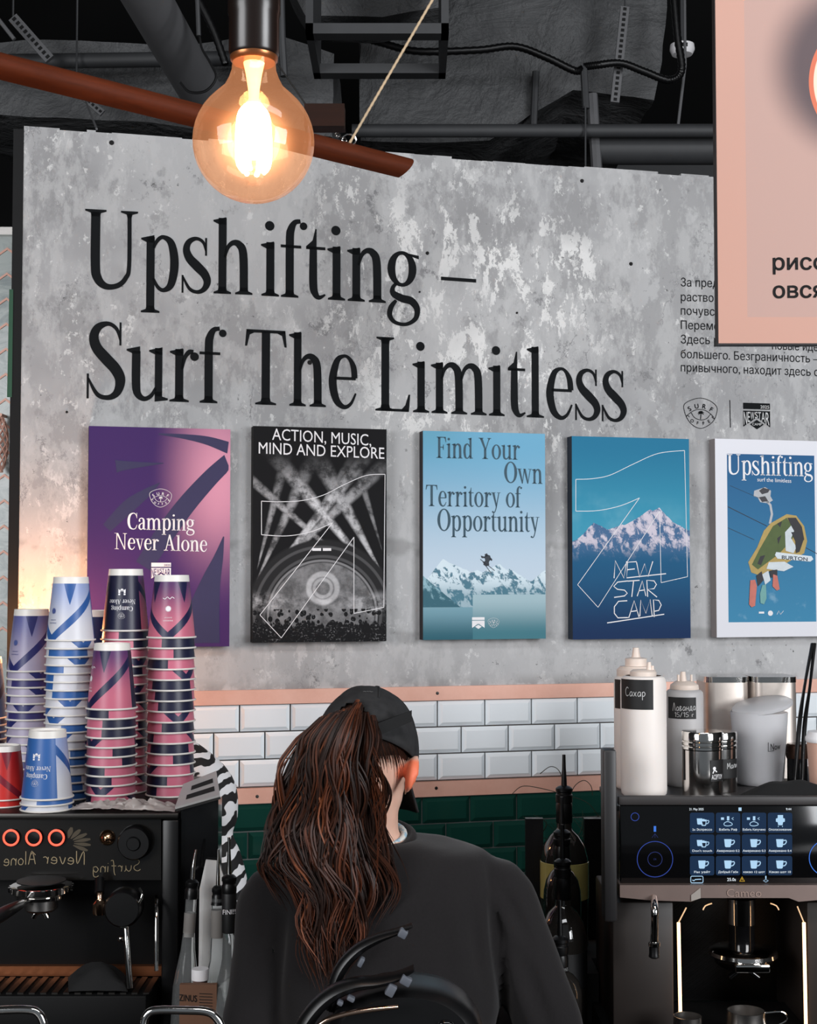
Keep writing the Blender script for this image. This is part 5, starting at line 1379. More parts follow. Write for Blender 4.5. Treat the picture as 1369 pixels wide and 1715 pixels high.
flat(line_polys(spx(rrect(1157.5,1467.5,1178,1478.5,2)), 1.1*mm(sY), True) + line_polys(spx([(1160,1474),(1163,1475),(1165,1473),(1175,1472.5)]), 1.5*mm(sY)), spt, 'portafilter_icon', g_ico, scr)
flat(sans('25.0s', (1218.5,1475.5), (1233,1475.5), 5.2, sfn, .012), spt, 'timer_text', g_wht, scr)
flat(line_polys(spx([(1243.5,1468.5),(1247.5,1476),(1239.5,1476)]), 1.1*mm(sY), True) + line_polys(spx([(1243.5,1471),(1243.5,1474)]), .9*mm(sY)), spt, 'warning_icon', g_yel, scr)
flat([spx([(1282.3,1467),(1284.3,1467),(1284.3,1472),(1282.3,1472)])] + line_polys(spx([(1279,1475),(1283.3,1473),(1287.5,1475),(1283.3,1477.5)]), .9*mm(sY), True), spt, 'nozzle_icon', g_ico, scr)
flat(circ(1064,1368,6.6,1.0), spt, 'power_ring', g_blue, scr)
flat(circ(1097.5,1439,29.8,1.1), spt, 'touch_ring', g_blue, scr); flat(circ(1097.5,1439,12,1.1), spt, 'touch_ring_inner', g_dim, scr)
flat([spx([(1095.4,1383.5),(1099.4,1383.5),(1099.4,1393),(1095.4,1393)])], spt, 'blue_slot', g_bl2, scr)
flat(sum([line_polys(spx([(1097.5,1396),(1097.5+d,1403)]), .7*mm(sY)) for d in (-5,0,5)], []), spt, 'spray_marks', g_dim, scr)
flat(circ(1386,1437,30,1.3), spt, 'touch_ring', g_bl2, scr)
flat(sans('OK', (1095,1440.5), (1100,1440.5), 3, sfn), spt, 'ok_text', g_dim, scr)
# lip with embossed word, its facets
m_lip = plain('bronze-grey lip', (112,96,90), .38, .55)
lp_ = [(1039,1483),(1500,1483),(1500,1506),(1390,1506),(1338,1510),(1322,1504),(1175,1504),(1158,1510),(1090,1508),(1039,1503)]
mb = MB(); mb.prism([(at(x,y,2.70).x, at(x,y,2.70).z) for x, y in lp_], lambda a, b, d: Vector((a, 2.70+d*.06 + (b-Zp(1505,2.70))*.12, b)), 0, 1)
lip = mb.build('front_lip', m_lip, rm, smooth=False)
lY = 2.699
lf = lambda a, b: (at(a,b,lY).x, at(a,b,lY).z); lpt = lambda a, b: Vector((a, 2.6985 + (b-Zp(1505,2.70))*.12, b))
flat(sans('Cameo', (1218,1502), (1276,1502), 13, lf, 0), lpt, 'embossed_word', plain('embossed bronze', (150,128,118), .35, .6), lip)
mb = MB(); mb.prism([lf(x,y) for x, y in ((1158,1509),(1158,1499),(1174,1487),(1174,1504))], lambda a, b, d: Vector((a, 2.6975 + (b-Zp(1505,2.70))*.12 + d*.003, b)), 0, 1); mb.build('facet', plain('bright facet', (168,160,152), .3, .5), lip, smooth=False)
# column, recess, base
MB().box2((X_(1026,2.74), 2.745, .93), (X_(1128,2.74), 2.99, Zp(1512,2.74)), .004).build('left_column', plain('brown-grey panel', (40,34,31), .5), rm)
MB().box2((X_(1352,2.74), 2.745, .93), (xR, 3.26, Zp(1512,2.74)), .004).build('right_column', plain('brown-grey panel', (40,34,31), .5), rm)
MB().box2((X_(1128,2.74), 2.98, .93), (X_(1352,2.74), 3.26, Zp(1508,2.74))).build('recess_back', M['blackp'], rm, smooth=False)
MB().box2((X_(1026,2.62), 2.62, .90), (xR, 2.925, .945), .004).build('drip_base', M['black'], rm)
led = Sh('warm light strip', .4); led.color((1,.8,.6)); led.emit((1.0,.56,.26), 2.8)
for (x0, y0, x1, y1) in ((1137,1545,1140,1698),(1347,1545,1351,1745)):
    MB().tube([at(x0,y0,2.742), at(x1,y1,2.742)], 2.9*mm(2.742), 8).build('light_strip', led.m, rm, label='glowing warm light strip')
led2 = Sh('faint light strip', .4); led2.color((.5,.4,.3)); led2.emit((1.0,.56,.24), .7)
for pts in ([(1137,1545),(1150,1520)], [(1347,1545),(1336,1518)], [(1178,1524),(1182,1517),(1193,1513)], [(1305,1524),(1301,1517),(1291,1513)]):
    MB().tube([at(x,y,2.741) for x, y in pts], 1.1*mm(2.74), 6, 2).build('light_edge', led2.m, rm)
k = mm(2.78)
def cylpx(px, y0, y1, r, Y, name, m, par=rm, r1=None):
    a, b = at(px,y1,Y), at(px,y0,Y); return MB().cyl(a, Vector((a.x, a.y, b.z)), r*mm(Y), (r1 or r)*mm(Y), 28).build(name, m, par)
cylpx(1242, 1504, 1546, 23, 2.80, 'outlet_cylinder', M['chrome']); cylpx(1243, 1545, 1585, 21, 2.80, 'outlet_neck', M['blackg'])
c = at(1246, 1590, 2.78)
MB().lathe([(20*k,3*k),(50*k,2*k),(55*k,-2*k),(56*k,-8*k),(52*k,-13*k),(46*k,-14*k)], c, 40).build('group_ring', M['chrome'], rm)
pf = MB().lathe([(50*k,-12*k),(46*k,-22*k),(40*k,-27*k),(0,-28*k)], c, 40).build('portafilter_bowl', plain('dark chrome', (120,116,112), .15, 1.), rm)
MB().box(c+Vector((2*k,-52*k,-17*k)), (56*k,.012,13*k), None, .003).build('bowl_clip', M['chrome'], pf)
for sg in (-1, 1):
    MB().tube([c+Vector((0,0,-28*k)), c+Vector((sg*8*k,0,-34*k)), c+Vector((sg*24*k,0,-46*k))], 5*k, 10, 3).build('spout', M['blackg'], pf)
# steam wand
a = at(1097,1522,2.66); k2 = mm(2.66)
wn = MB().tube([at(1096,1503,2.70), a, at(1097,1545,2.66), at(1096,1578,2.66)], [5*k2,6.4*k2,6*k2,7*k2], 16, 3).build('steam_wand', M['chrome'], rm)
MB().lathe([(8*k2,0),(9.6*k2,-2*k2),(9.6*k2,-7*k2),(8*k2,-8*k2)], at(1096,1577,2.66), 20).build('wand_collar', M['chrome'], wn)
MB().lathe([(8.4*k2,-8*k2),(8.4*k2,-20*k2),(9*k2,-22*k2),(9*k2,-25*k2),(6*k2,-27*k2),(0,-27*k2)], at(1096,1577,2.66), 20).build('wand_tip', M['blackp'], wn)
# jugs on the drip base
def jug(px, ytop, w, Y, label, handle=True):
    k = mm(Y); zt_ = at(px,ytop,Y).z; b = Vector((at(px,1700,Y).x, Y, .9455))
    t = thing('steel_jug', label, 'jug', b); r = w/2*k; h = zt_-.9455
    MB().lathe([(0,.0),(r*1.08,0),(r*1.12,.01),(r*1.05,h*.5),(r,h*.8),(r,h),(r*.95,h),(r*.95,h*.1),(0,h*.1)], b, 36, cap=False).build('cup_body', M['steel'], t)
    if handle: MB().tube([b+Vector((r,0,h*.9)), b+Vector((r+30*k,0,h*.93)), b+Vector((r+34*k,0,h*.6)), b+Vector((r*1.05,0,h*.3))], 1.5*k, 8, 5).build('handle', M['chrome'], t)
jug(1152, 1701, 46, 2.66, 'small steel jug under the steam wand of the right machine', False)
jug(1250, 1692, 62, 2.70, 'steel jug under the outlet of the right machine')

# ---------------------------------------------------------------- things on top of the right machine
def white_plastic(name, c, tr):
    s = Sh(name, .45, spec=.4); n = s.noise(s.tc(), 12, 3); cc = lin(*c); s.color(s.mix(n, tuple(q*.93 for q in cc), cc)); s.b.inputs['Subsurface Weight'].default_value = tr; s.b.inputs['Subsurface Radius'].default_value = (.03,.025,.02); return s.m
wp = white_plastic('white squeeze plastic', (236,228,222), .25); wp2 = white_plastic('greyish squeeze plastic', (186,184,184), .2); capm = white_plastic('cream cap plastic', (232,216,204), .2)
m_chalkb = plain('black chalk label', (16,16,17), .6)
def curved_label(par, cx, cyY, r, px0, px1, py0, py1, Y, name='label', m=None):
    k = mm(Y); a0 = math.asin(max(-.98, min(.98, (at(px0,py0,Y).x-cx)/r))); a1 = math.asin(max(-.98, min(.98, (at(px1,py0,Y).x-cx)/r))); z0, z1 = at(px0,py1,Y).z, at(px0,py0,Y).z
    mb = MB(); mb.grid(lambda u, v: Vector((cx+(r+.0006)*math.sin(a0+(a1-a0)*u), cyY-(r+.0006)*math.cos(a0+(a1-a0)*u), z0+(z1-z0)*v)), 14, 1, uv=False)
    return mb.build(name, m or m_chalkb, par, fix=False)
def on_curve(cx, cyY, r, d=.0012): return lambda a, b: Vector((cx + (r+d)*math.sin(max(-1.45,min(1.45,(a-cx)/r))), cyY - (r+d)*math.cos(max(-1.45,min(1.45,(a-cx)/r))), b))
def squeeze(px, Y, y_sh, w, label, m, cap, z=TZ):
    k = mm(Y); x = at(px,1300,Y).x; zs = at(px,y_sh,Y).z; r = w/2*k; b = Vector((x, Y, z))
    t = thing('squeeze_bottle', label, 'bottle', b); h = zs - z
    MB().lathe([(0,0),(r*.9,0),(r*.98,.004),(r,.012),(r,h*.93),(r*.98,h*.975),(r*.90,h),(r*.78,h+.002)], b, 40, cap=False).build('bottle_body', m, t)
    c = MB().lathe([(q*k, zz) for q, zz in [(rr_, h + hh*k) for rr_, hh in cap[0]]], b, 32, cap=False).build('screw_cap', capm, t)
    for (dx, r0, h0, r1, h1) in cap[1]:
        MB().cyl(b+Vector((dx*k,0,h+h0*k)), b+Vector((dx*k,0,h+h1*k)), r0*k, r1*k, 16).build('nozzle', capm, c)
    return t, x, r
bk, bx, br = squeeze(1067, 2.97, 1133, 74, 'white squeeze bottle standing behind the big one marked with sugar', wp, ([(30,-1),(32,2),(32,12),(27,16),(27,17),(18,18),(18,30),(10,32),(0,33)], [(0,8,30,5,48)]))
curved_label(bk, bx, 2.97, br, 1033, 1045, 1139, 1188, 2.93)
fr_, fx, frr = squeeze(1079, 2.87, 1133, 76, 'big white squeeze bottle with black sugar label, front of two', wp, ([(20,-1),(22,1),(22,8),(18,11),(0,12)], [(10,5,10,3,24),(16,2.5,8,2,18)]))
curved_label(fr_, fx, 2.87, frr, 1042, 1093, 1138, 1188, 2.835)
def write(s, px0, px1, y0, y1, cap, Y, cx, cyY, r, par, w=.07):
    P = fit(hand_polys(s, w), (px0,y0), (px1,y1), cap, lambda a, b: (at(a,b,Y).x, at(a,b,Y).z)); flat(P, on_curve(cx, cyY, r), 'chalk_writing', plain('chalk white', (200,200,200), .8), par)
write('Сахар', 1044, 1080, 1166, 1166, 15, 2.835, fx, 2.87, frr, fr_)
lv, lx, lr = squeeze(1148, 3.0, 1156, 62, 'smaller greyish squeeze bottle with black lavender label', wp2, ([(22,-1),(24,3),(23,9),(15,15),(0,16)], [(-2,6,14,4,31),(-10,2,12,2,26),(12,2,12,2,26)]))
curved_label(lv, lx, 3.0, lr, 1123, 1166, 1168, 1204, 2.965)
write('Лаванда', 1126, 1165, 1191, 1189, 13, 2.965, lx, 3.0, lr, lv); write('15/15 г', 1130, 1162, 1201, 1200, 8, 2.965, lx, 3.0, lr, lv)
def canister(px, Y, w, ytop, label):
    k = mm(Y); x = at(px,1300,Y).x; h = at(px,ytop,Y).z - TZ; r = w/2*k; b = Vector((x,Y,TZ)); t = thing('steel_canister', label, 'canister', b)
    MB().lathe([(0,0),(r*.96,0),(r*.98,.003),(r*.98,h*.72),(r*.94,h*.725)], b, 44, cap=False).build('canister_body', plain('polished steel', (214,210,206), .14, 1.), t)
    MB().lathe([(r*.97,h*.73),(r,h*.735),(r,h*.77),(r*.96,h*.785),(r,h*.80),(r,h*.84),(r*.96,h*.855),(r,h*.87),(r,h*.985),(r*.97,h),(0,h)], b, 44, cap=False).build('lid', M['chrome'], t)
    return t, x, r
c2, c2x, c2r = canister(1203, 2.93, 64, 1224, 'polished steel canister peeking out behind the labelled one')
c1, c1x, c1r = canister(1177, 2.845, 68, 1224, 'polished steel canister with black label, front of two')
curved_label(c1, c1x, 2.845, c1r, 1186, 1210.5, 1271, 1306, 2.83); curved_label(c2, c2x, 2.93, c2r, 1208, 1236, 1271, 1303, 2.90)
curved_label(c1, c1x, 2.845, c1r, 1142.5, 1147, 1256, 1307, 2.83)
cf = lambda a, b: (at(a,b,2.835).x, at(a,b,2.835).z)
flat(fit(sans_polys('ACEPTOM', .0), (1187,1302), (1210,1302), 8, cf) + line_polys([cf(1189,1292),(cf(1192,1286)),(cf(1190,1282))], .0022) + line_polys([cf(1192,1286), cf(1197,1290)], .0022) + [[(cf(1192,1284)[0]+.0035*math.cos(2*PI*q/10), cf(1192,1284)[1]+.0035*math.sin(2*PI*q/10)) for q in range(10)]], on_curve(c1x, 2.845, c1r), 'label_print', M['white'], c1)
cf2 = lambda a, b: (at(a,b,2.93).x, at(a,b,2.93).z)
flat(fit(hand_polys('Мали', .08), (1211,1284), (1234,1282), 11, cf2), on_curve(c2x, 2.93, c2r), 'chalk_writing', plain('chalk white', (200,200,200), .8), c2)
# steel bins behind
def bin_(px0, px1, ytop, Y, label):
    x0, x1 = at(px0,1200,Y).x, at(px1,1200,Y).x; zt_ = at(px0,ytop,Y).z; cx = (x0+x1)/2; w = x1-x0
    t = thing('steel_bin', label, 'bin', (cx,Y+.06,TZ))
    def shell(sx, z0, z1, name, m):
        P = [(cx+q*sx, Y+.06+r*sx) for q, r in [(a-0, b) for a, b in rrect(-w/2,-.06,w/2,.06,.022)]]
        mb = MB(); mb.prism(P, lambda a, b, d: Vector((a, b, z0+(z1-z0)*d)), 0, 1); return mb.build(name, m, t)
    shell(.98, TZ, zt_-.010, 'bin_body', plain('satin steel', (206,196,188), .42, .75, scale=60)); shell(1.0, zt_-.012, zt_, 'rim', M['chrome'])
bin_(1182, 1258, 1134, 3.10, 'left upright brushed steel bin behind the clear tub'); bin_(1262, 1339, 1134, 3.10, 'right upright brushed steel bin behind the clear tub')
# clear tub with tilted lid
tb = thing('plastic_tub', 'cloudy plastic tub with tilted clear lid before the steel bins', 'tub', (at(1273,1300,3.02).x, 3.02, TZ))
m_tub = Sh('cloudy plastic', .3); m_tub.color((.80,.80,.82)); m_tub.b.inputs['Transmission Weight'].default_value = .55; m_tub.b.inputs['IOR'].default_value = 1.1
k = mm(3.02); b = Vector((at(1273,1300,3.02).x, 3.02, TZ)); h = at(1273,1192,3.02).z - TZ
MB().lathe([(0,.001),(37*k,.001),(39*k,.006),(47*k,h),(45.6*k,h),(38*k,.008),(0,.004)], b, 40, cap=False).build('tub_body', m_tub.m, tb)
MB().lathe([(36.5*k,.0045),(37*k,.02),(40*k,.045),(0,.05)], b, 30).build('powder', plain('grey powder', (120,118,122), .9, bump=.4), tb)
R = (at(1325,1172,3.02)-at(1232,1190,3.02)).normalized(); axn = Vector((-R.z, -.12, R.x)).normalized(); lc = (at(1325,1176,3.02)+at(1230,1190,3.02))/2
MB().lathe([(48*k,-.004),(50*k,-.002),(50*k,.004),(46*k,.008),(0,.009)], lc, 36, axn).build('lid', m_tub.m, tb)
tfn = lambda a, b_: (at(a,b_,2.97).x, at(a,b_,2.97).z)
flat(fit(sans_polys('Now'), (1290,1256), (1309,1255), 11, tfn) + line_polys([tfn(x,y) for x, y in ((1286,1243),(1286,1258),(1296,1257))], .0012), on_curve(b.x, 3.02, 43*k, .002), 'pen_writing', M['dark'], tb)
# tongs, lid, paper cup at the frame edge, black cloth
t = thing('black_tongs', 'black tongs leaning against the right steel bin', 'tongs', at(1340,1225,2.98))
base_t = Vector((at(1342,1225,3.0).x, 3.02, TZ))
for d in (-4, 5):
    MB().tube([at(1363+d*.4,1078,3.06), at(1352+d,1150,3.03), at(1343+d,1218,2.99), at(1337+d*1.4,1314,2.97)], [5*mm(3),4*mm(3),6*mm(3),4*mm(3)], 10, 5, flat=(1,.6)).build('arm', M['blackp'], t)
o = MB().lathe([(18*mm(2.96),0),(19*mm(2.96),.004),(19*mm(2.96),.026),(16*mm(2.96),.030),(0,.031)], (at(1337,1280,3.03).x,3.035,TZ+.052), 32).build('jar_lid', plain('dark bronze lid', (60,40,30), .35, .6), None); 
jar = thing('dark_jar', 'low dark jar with bronze lid right of the plastic tub', 'jar', (o.location.x, 3.035, TZ)); COL.objects.unlink(o); COL.objects.link(o); o.parent = jar; o.location = o.location - jar.location
MB().lathe([(0,0),(16*mm(2.96),0),(17*mm(2.96),.004),(17*mm(2.96),.0515),(0,.0518)], (jar.location.x,3.035,TZ), 32, cap=False).build('jar_body', M['blackg'], jar)
o = dup(cup_first['lilac'], (at(1372,1300,2.86).x, 2.88, TZ+.001), 0, 'upright pale cup beside the tub, cut by the right frame edge') if False else None
k = mm(2.88); b = Vector((at(1378,1300,2.88).x, 2.88, TZ+.03))
pc = thing('lidded_cup', 'pale pink cup with white lid cut by the right frame edge', 'cup', Vector((b.x,b.y,TZ)))
MB().lathe([(0,0),(19*k,0),(20*k,.003),(25*k,at(1370,1240,2.88).z-TZ)], Vector((b.x,b.y,TZ)), 32, cap=False).build('cup_body', plain('pale pink card', (206,164,146), .5), pc)
MB().lathe([(26*k,-.003),(27*k,0),(27*k,.006),(24*k,.012),(23*k,.018),(0,.018)], Vector((b.x,b.y,at(1370,1240,2.88).z)), 32).build('lid', M['white'], pc)
def fn(u, v):
    e = (math.sin(PI*min(max(u,.001),.999))**.7*math.sin(PI*min(max(v,.001),.999))**.7)
    p = at(1236+190*u, 1333, 2.78); return Vector((p.x, 2.745+.085*v, TZ + .001 + e*(.040+.008*mnoise.noise(Vector((u*5,v*3,7))))))
tag(MB().grid(fn, 30, 14, uv=False).build('folded_cloth', plain('black cloth', (9,9,10), .95)), 'folded black cloth lying in front of the plastic tub', 'cloth')

# ---------------------------------------------------------------- bottles between barista and right machine
m_dkglass = Sh('dark bottle glass', .05); m_dkglass.color(lin(30,28,26)); m_dkglass.b.inputs['Coat Weight'].default_value = .5
m_yel = Sh('pale yellow liquor glass', .08); m_yel.color(lin(150,140,84))
k3 = mm(3.0)
globe = lambda s: [(0,0),(34*s,0),(39*s,.03),(40*s,.52),(39*s,.60),(34*s,.68),(24*s,.745),(14*s,.78),(12.5*s,.80),(12.5*s,1)]
rack = thing('bottle_rack', 'black stepped rack holding the pourer bottles beside the right machine', 'rack', (at(945,1700,3.05).x,3.0,.902))
bx_ = lambda px, Y: at(px,1500,Y).x
zr1 = at(950,1385,3.12).z - .26; zr2 = 1.0
MB().box2((bx_(896,3.2),3.05,.902), (bx_(1008,3.2),3.20,zr1-.001)).build('upper_step', M['dark'], rack, smooth=False)
MB().box2((bx_(896,3.2),2.93,.902), (.384,3.049,zr2-.001)).build('middle_step', M['dark'], rack, smooth=False)
for px in (884, 984):
    MB().box2((bx_(px,3.16),3.205,.902), (bx_(px+30,3.16),3.225,at(px,1372,3.2).z)).build('upright', M['blackp'], rack, smooth=False)
def rb(px, ycap, Y, zb, s, label, m, band=None):
    x = at(px,1500,Y).x; zt_ = at(px,ycap,Y).z; k = mm(Y)
    t = bottle(label, (x,Y,zb), (x,Y,zt_), [(r*k, h) for r, h in globe(s)], m, M['blackp'], 14*k, band, 'pourer bottles on the black rack', pm=M['blackp'])
    MB().lathe([(12.6*k,-.056),(13.6*k,-.054),(13.6*k,-.018),(12*k,-.010)], (x,Y,zt_), 24, cap=False).build('neck_sleeve', M['blackp'], t)
    return t
rb(946, 1334, 3.12, zr1, 1.0, 'topmost pourer bottle, clear shoulders over pale yellow liquor', m_dkglass.m, [(.34,.58,40.5*mm(3.12),m_yel.m,'yellow_label')])
rb(942, 1408, 3.00, zr2, .78, 'second pourer bottle from the top on the black rack', m_dkglass.m, None)
rb(943, 1458, 2.86, .903, 1.0, 'third pourer bottle from the top, round glossy shoulders', m_dkglass.m, [(.30,.52,40.5*mm(2.84),lab_k,'dark_label')])
b4 = rb(938, 1588, 2.755, .903, .9, 'lowest pourer bottle, nearest the right sleeve of the barista', m_dkglass.m)
flat(fit(sans_polys('TWINS'), (936,1628), (953,1627), 6, lambda a, b: (at(a,b,2.74).x, at(a,b,2.74).z)), on_curve(at(938,1500,2.755).x, 2.755, 13.8*mm(2.755)), 'neck_print', plain('dim print', (120,120,120), .7), b4)
st = rod
m_stem = plain('dry dark stem', (44,46,34), .8)
for pts, lab in (([(1006,1372),(985,1345),(950,1332),(905,1320),(875,1317),(858,1330)],'dry curling stem arching left above the bottles'),
                 ([(938,1345),(942,1310),(936,1290),(922,1284),(905,1296)],'dry curling stem behind the topmost pourer bottle'),
                 ([(952,1345),(962,1318),(978,1307),(990,1316),(993,1332)],'dry curling stem arching right above the bottles')):
    o = MB().tube([at(x,y,3.24) for x, y in pts], .0009, 6, 6).build('dry_stem', m_stem); tag(o, lab, 'stem')
gr = MB(); r5 = random.Random(5)
for q in range(26):
    x0, y0 = r5.uniform(895,1000), r5.uniform(1395,1440); gr.tube([at(x0,y0,3.235), at(x0+r5.uniform(-10,10),y0-18,3.24), at(x0+r5.uniform(-26,26),y0-r5.uniform(26,48),3.25)], [.0012,.001,.0004], 5, 3)
o = gr.build('grass_tuft', plain('dusky green leaf', (24,44,26), .8)); tag(o, 'tuft of thin green blades behind the pourer bottles', 'plant', kind='stuff')
# ================================================================== barista
def union(mb, voxel, smooth=6, fac=.5):
    """one continuous surface from overlapping closed pieces"""
    me = mb.mesh('tmp', [], None, False)
    o = bpy.data.objects.new('tmp', me); COL.objects.link(o)
    m = o.modifiers.new('r', 'REMESH'); m.mode = 'VOXEL'; m.voxel_size = voxel; m.use_smooth_shade = True
    s_ = o.modifiers.new('s', 'SMOOTH'); s_.factor = fac; s_.iterations = smooth
    dg = bpy.context.evaluated_depsgraph_get(); dg.update()
    out = bpy.data.meshes.new_from_object(o.evaluated_get(dg))
    bpy.data.objects.remove(o); bpy.data.meshes.remove(me); return out
def link(name, me, m, parent, disp=None):
    me.materials.clear(); me.materials.append(m)
    if disp:
        for v in me.vertices: v.co += disp(v.co, v.normal)
    inv = pmat(parent).inverted(); me.transform(inv); me.polygons.foreach_set('use_smooth', [True]*len(me.polygons)); me.name = name
    o = bpy.data.objects.new(name, me); COL.objects.link(o); o.parent = parent; WORLD[o.name] = pmat(parent); return o
Yp = 2.45
per = thing('person', 'person seen from behind in black cap and charcoal sweatshirt with long auburn ponytail', 'person', (at(640,1700,Yp).x, 2.44, 0))
Q = lambda px, py, Y=Yp: at(px, py, Y)
yaw, pit = math.radians(18), math.radians(28)
fv = Vector((math.sin(yaw)*math.cos(pit), math.cos(yaw)*math.cos(pit), -math.sin(pit))); rv = Vector((math.cos(yaw), -math.sin(yaw), 0)); uv_ = rv.cross(fv)
HC = Q(612, 1279, 2.43); HR = Matrix((rv, fv, uv_)).transposed()
H = lambda r, f, u: HC + rv*r + fv*f + uv_*u
def esph(mb, r, f, u, sr, sf, su, n=24): return mb.sphere(H(r,f,u), 1, n, 16, (sr,sf,su), HR)
# body: head, neck, trunk, arms with hands, legs
px1 = mm(Yp)
b = MB()
esph(b, 0, -.004, .018, .073, .094, .100); esph(b, 0, .036, -.035, .060, .058, .068); esph(b, 0, .070, -.085, .026, .022, .024); esph(b, 0, .060, -.010, .056, .036, .05)
b.tube([H(0,.088,.015), H(0,.104,-.012), H(0,.112,-.032), H(0,.098,-.040)], [.007,.009,.012,.009], 10, 3)
esph(b, 0, .092, -.058, .022, .010, .005); esph(b, 0, .090, -.066, .019, .010, .005)
for sg in (-1, 1):                                                  # ears: shell, rim, lobe
    e0 = H(sg*.076, -.008, -.020)
    erot = HR @ Matrix.Rotation(sg*math.radians(28), 3, 'Z')
    b.sphere(e0 + rv*sg*.010 - fv*.006, 1, 18, 12, (.006,.019,.031), erot)
    b.tube([e0 + erot @ Vector((sg*x, y, z)) for x, y, z in ((.004,.010,.018),(.010,.004,.031),(.014,-.012,.030),(.016,-.022,.012),(.014,-.020,-.010),(.008,-.010,-.026),(.003,.002,-.032))], .0045, 8, 4)
b.tube([H(0,-.030,-.030), Q(620,1345,2.43), Q(620,1405,2.445), Q(632,1450,2.46)], [.054,.047,.052,.080], 20, 4)
shL, shR = Q(462,1500), Q(830,1490)
def torso(mb, grow=0.0, rows=None):
    rows = rows or [(1402,634,64,.060),(1411,645,112,.074),(1425,650,158,.090),(1448,646,174,.104),(1490,644,186,.117),(1560,645,182,.124),(1640,648,178,.124),(1720,650,172,.122),(1800,650,168,.122),(1900,650,176,.130),(1960,650,170,.126)]
    R_ = []
    for py, cx, hw, dp in rows:
        c = Q(cx, py); ring = []
        for k in range(32):
            a = 2*PI*k/32; ca, sa_ = math.cos(a), math.sin(a)
            ex = abs(ca)**.85*(1 if ca >= 0 else -1); ey = abs(sa_)**.85*(1 if sa_ >= 0 else -1)
            ring.append(mb.V(c + Vector((ex*(hw*px1+grow), ey*(dp+grow), 0))))
        R_.append(ring)
    for i in range(len(R_)-1):
        for k in range(32): mb.Fc([R_[i][k], R_[i][(k+1)%32], R_[i+1][(k+1)%32], R_[i+1][k]])
    mb.Fc(R_[0]); mb.Fc(R_[-1][::-1])
torso(b, -.014)
elR, haR = Q(925,1735,2.46), Vector((.13, 2.74, .985)); elL, haL = Q(432,1745,2.46), Vector((-.06, 2.74, .985))
for sh, el, ha in ((shR, elR, haR), (shL, elL, haL)):
    b.tube([sh, (sh*2+el)/3, el, (el+ha)/2, ha], [.048,.040,.033,.030,.025], 16, 4)
    d = (ha-el); d.z = 0; d.normalize(); sd = Vector((d.y, -d.x, 0)); tsd = 1 if ha is haR else -1
    b.sphere(ha + d*.045, 1, 18, 12, (.040,.048,.017), Matrix((sd, d, Vector((0,0,1)))).transposed())
    for q, (o_, L_) in enumerate(((-.031,.062),(-.010,.074),(.011,.070),(.031,.055))):
        p0 = ha + d*.075 + sd*o_; b.tube([p0, p0+d*L_*.45+Vector((0,0,.006)), p0+d*L_*.8-Vector((0,0,.010)), p0+d*L_-Vector((0,0,.024))], [.0095,.009,.0085,.0075], 10, 3)
    th = ha + d*.02 - sd*.034*tsd; b.tube([th, th - sd*.022*tsd + d*.02, th - sd*.028*tsd + d*.045 - Vector((0,0,.010)), th - sd*.024*tsd + d*.062 - Vector((0,0,.018))], [.013,.012,.0105,.009], 10, 3)
hipx = per.location.x
for sg in (-1, 1):
    b.tube([Vector((hipx+sg*.085,2.44,.86)), Vector((hipx+sg*.095,2.44,.62)), Vector((hipx+sg*.095,2.45,.42)), Vector((hipx+sg*.098,2.43,.20)), Vector((hipx+sg*.10,2.43,.06))], [.095,.082,.056,.048,.036], 16, 4)
    b.tube([Vector((hipx+sg*.10,2.40,.05)), Vector((hipx+sg*.104,2.47,.05)), Vector((hipx+sg*.112,2.53,.035))], [.036,.036,.028], 12, 3)
s = Sh('skin', .5, spec=.35); x, y, z = s.xyz(s.tc('Object'))
ear = H(.090, -.014, -.022) - per.location
dist = ((x-ear.x)*(x-ear.x) + (y-ear.y)*(y-ear.y) + (z-ear.z)*(z-ear.z)).sqrt()
n = s.noise(s.tc(), 40, 4)
s.color(s.mix(dist.sm(.030, .022), s.mix(n, lin(206,160,140), lin(224,184,164)), lin(226,118,84)))  # right ear redder by nature, with backlit orange put into the colour
s.b.inputs['Subsurface Weight'].default_value = .25; s.b.inputs['Subsurface Radius'].default_value = (.02,.008,.005); s.b.inputs['Subsurface Scale'].default_value = .6
skin = s.m
link('body', union(b, .0055, 5), skin, per)
for sg in (-1, 1):
    MB().sphere(H(sg*.031,.078,.004), .011, 14, 10).build('eye', M['white'], per)
# sweatshirt
g = MB(); torso(g, .004)
for sh, el, ha, wr in ((shR, elR, haR, 1), (shL, elL, haL, -1)):
    cuff = el + (ha-el)*.86
    g.tube([sh + Vector((-wr*.07,0,-.012)), sh + Vector((0,0,-.004)), (sh*2+el)/3, (sh+el*2)/3, el, el+(ha-el)*.4, cuff], [.052,.058,.060,.059,.058,.052,.042], 22, 4)
foldc = Q(842,1560)
def folds(co, nrm):
    rel = co - per.location; a = mnoise.noise(Vector((co.x*5, co.y*5, co.z*3.2)))*.010 + mnoise.noise(Vector((co.x*15, co.y*12, co.z*7+3)))*.0035
    for (px_, py_, ang, w, dep, ln) in ((838,1600,-84,9,.011,110),(862,1530,-62,9,.008,60),(800,1570,-80,14,.006,70),(470,1600,-95,9,.008,110),(890,1640,-70,10,.007,70),(800,1690,-50,12,.006,50),(905,1690,-66,10,.006,60)):
        c = Q(px_, py_, co.y); dx, dz = (co.x-c.x)/px1, (c.z-co.z)/px1; ca, sa_ = math.cos(math.radians(ang)), math.sin(math.radians(ang))
        al, ac = dx*ca - dz*sa_, dx*sa_ + dz*ca
        if co.y < 2.46: a -= dep*math.exp(-(ac/w)**2)*math.exp(-(al/ln)**2) - dep*.6*math.exp(-((ac-2.2*w)/w)**2)*math.exp(-(al/ln)**2)
    return nrm*a
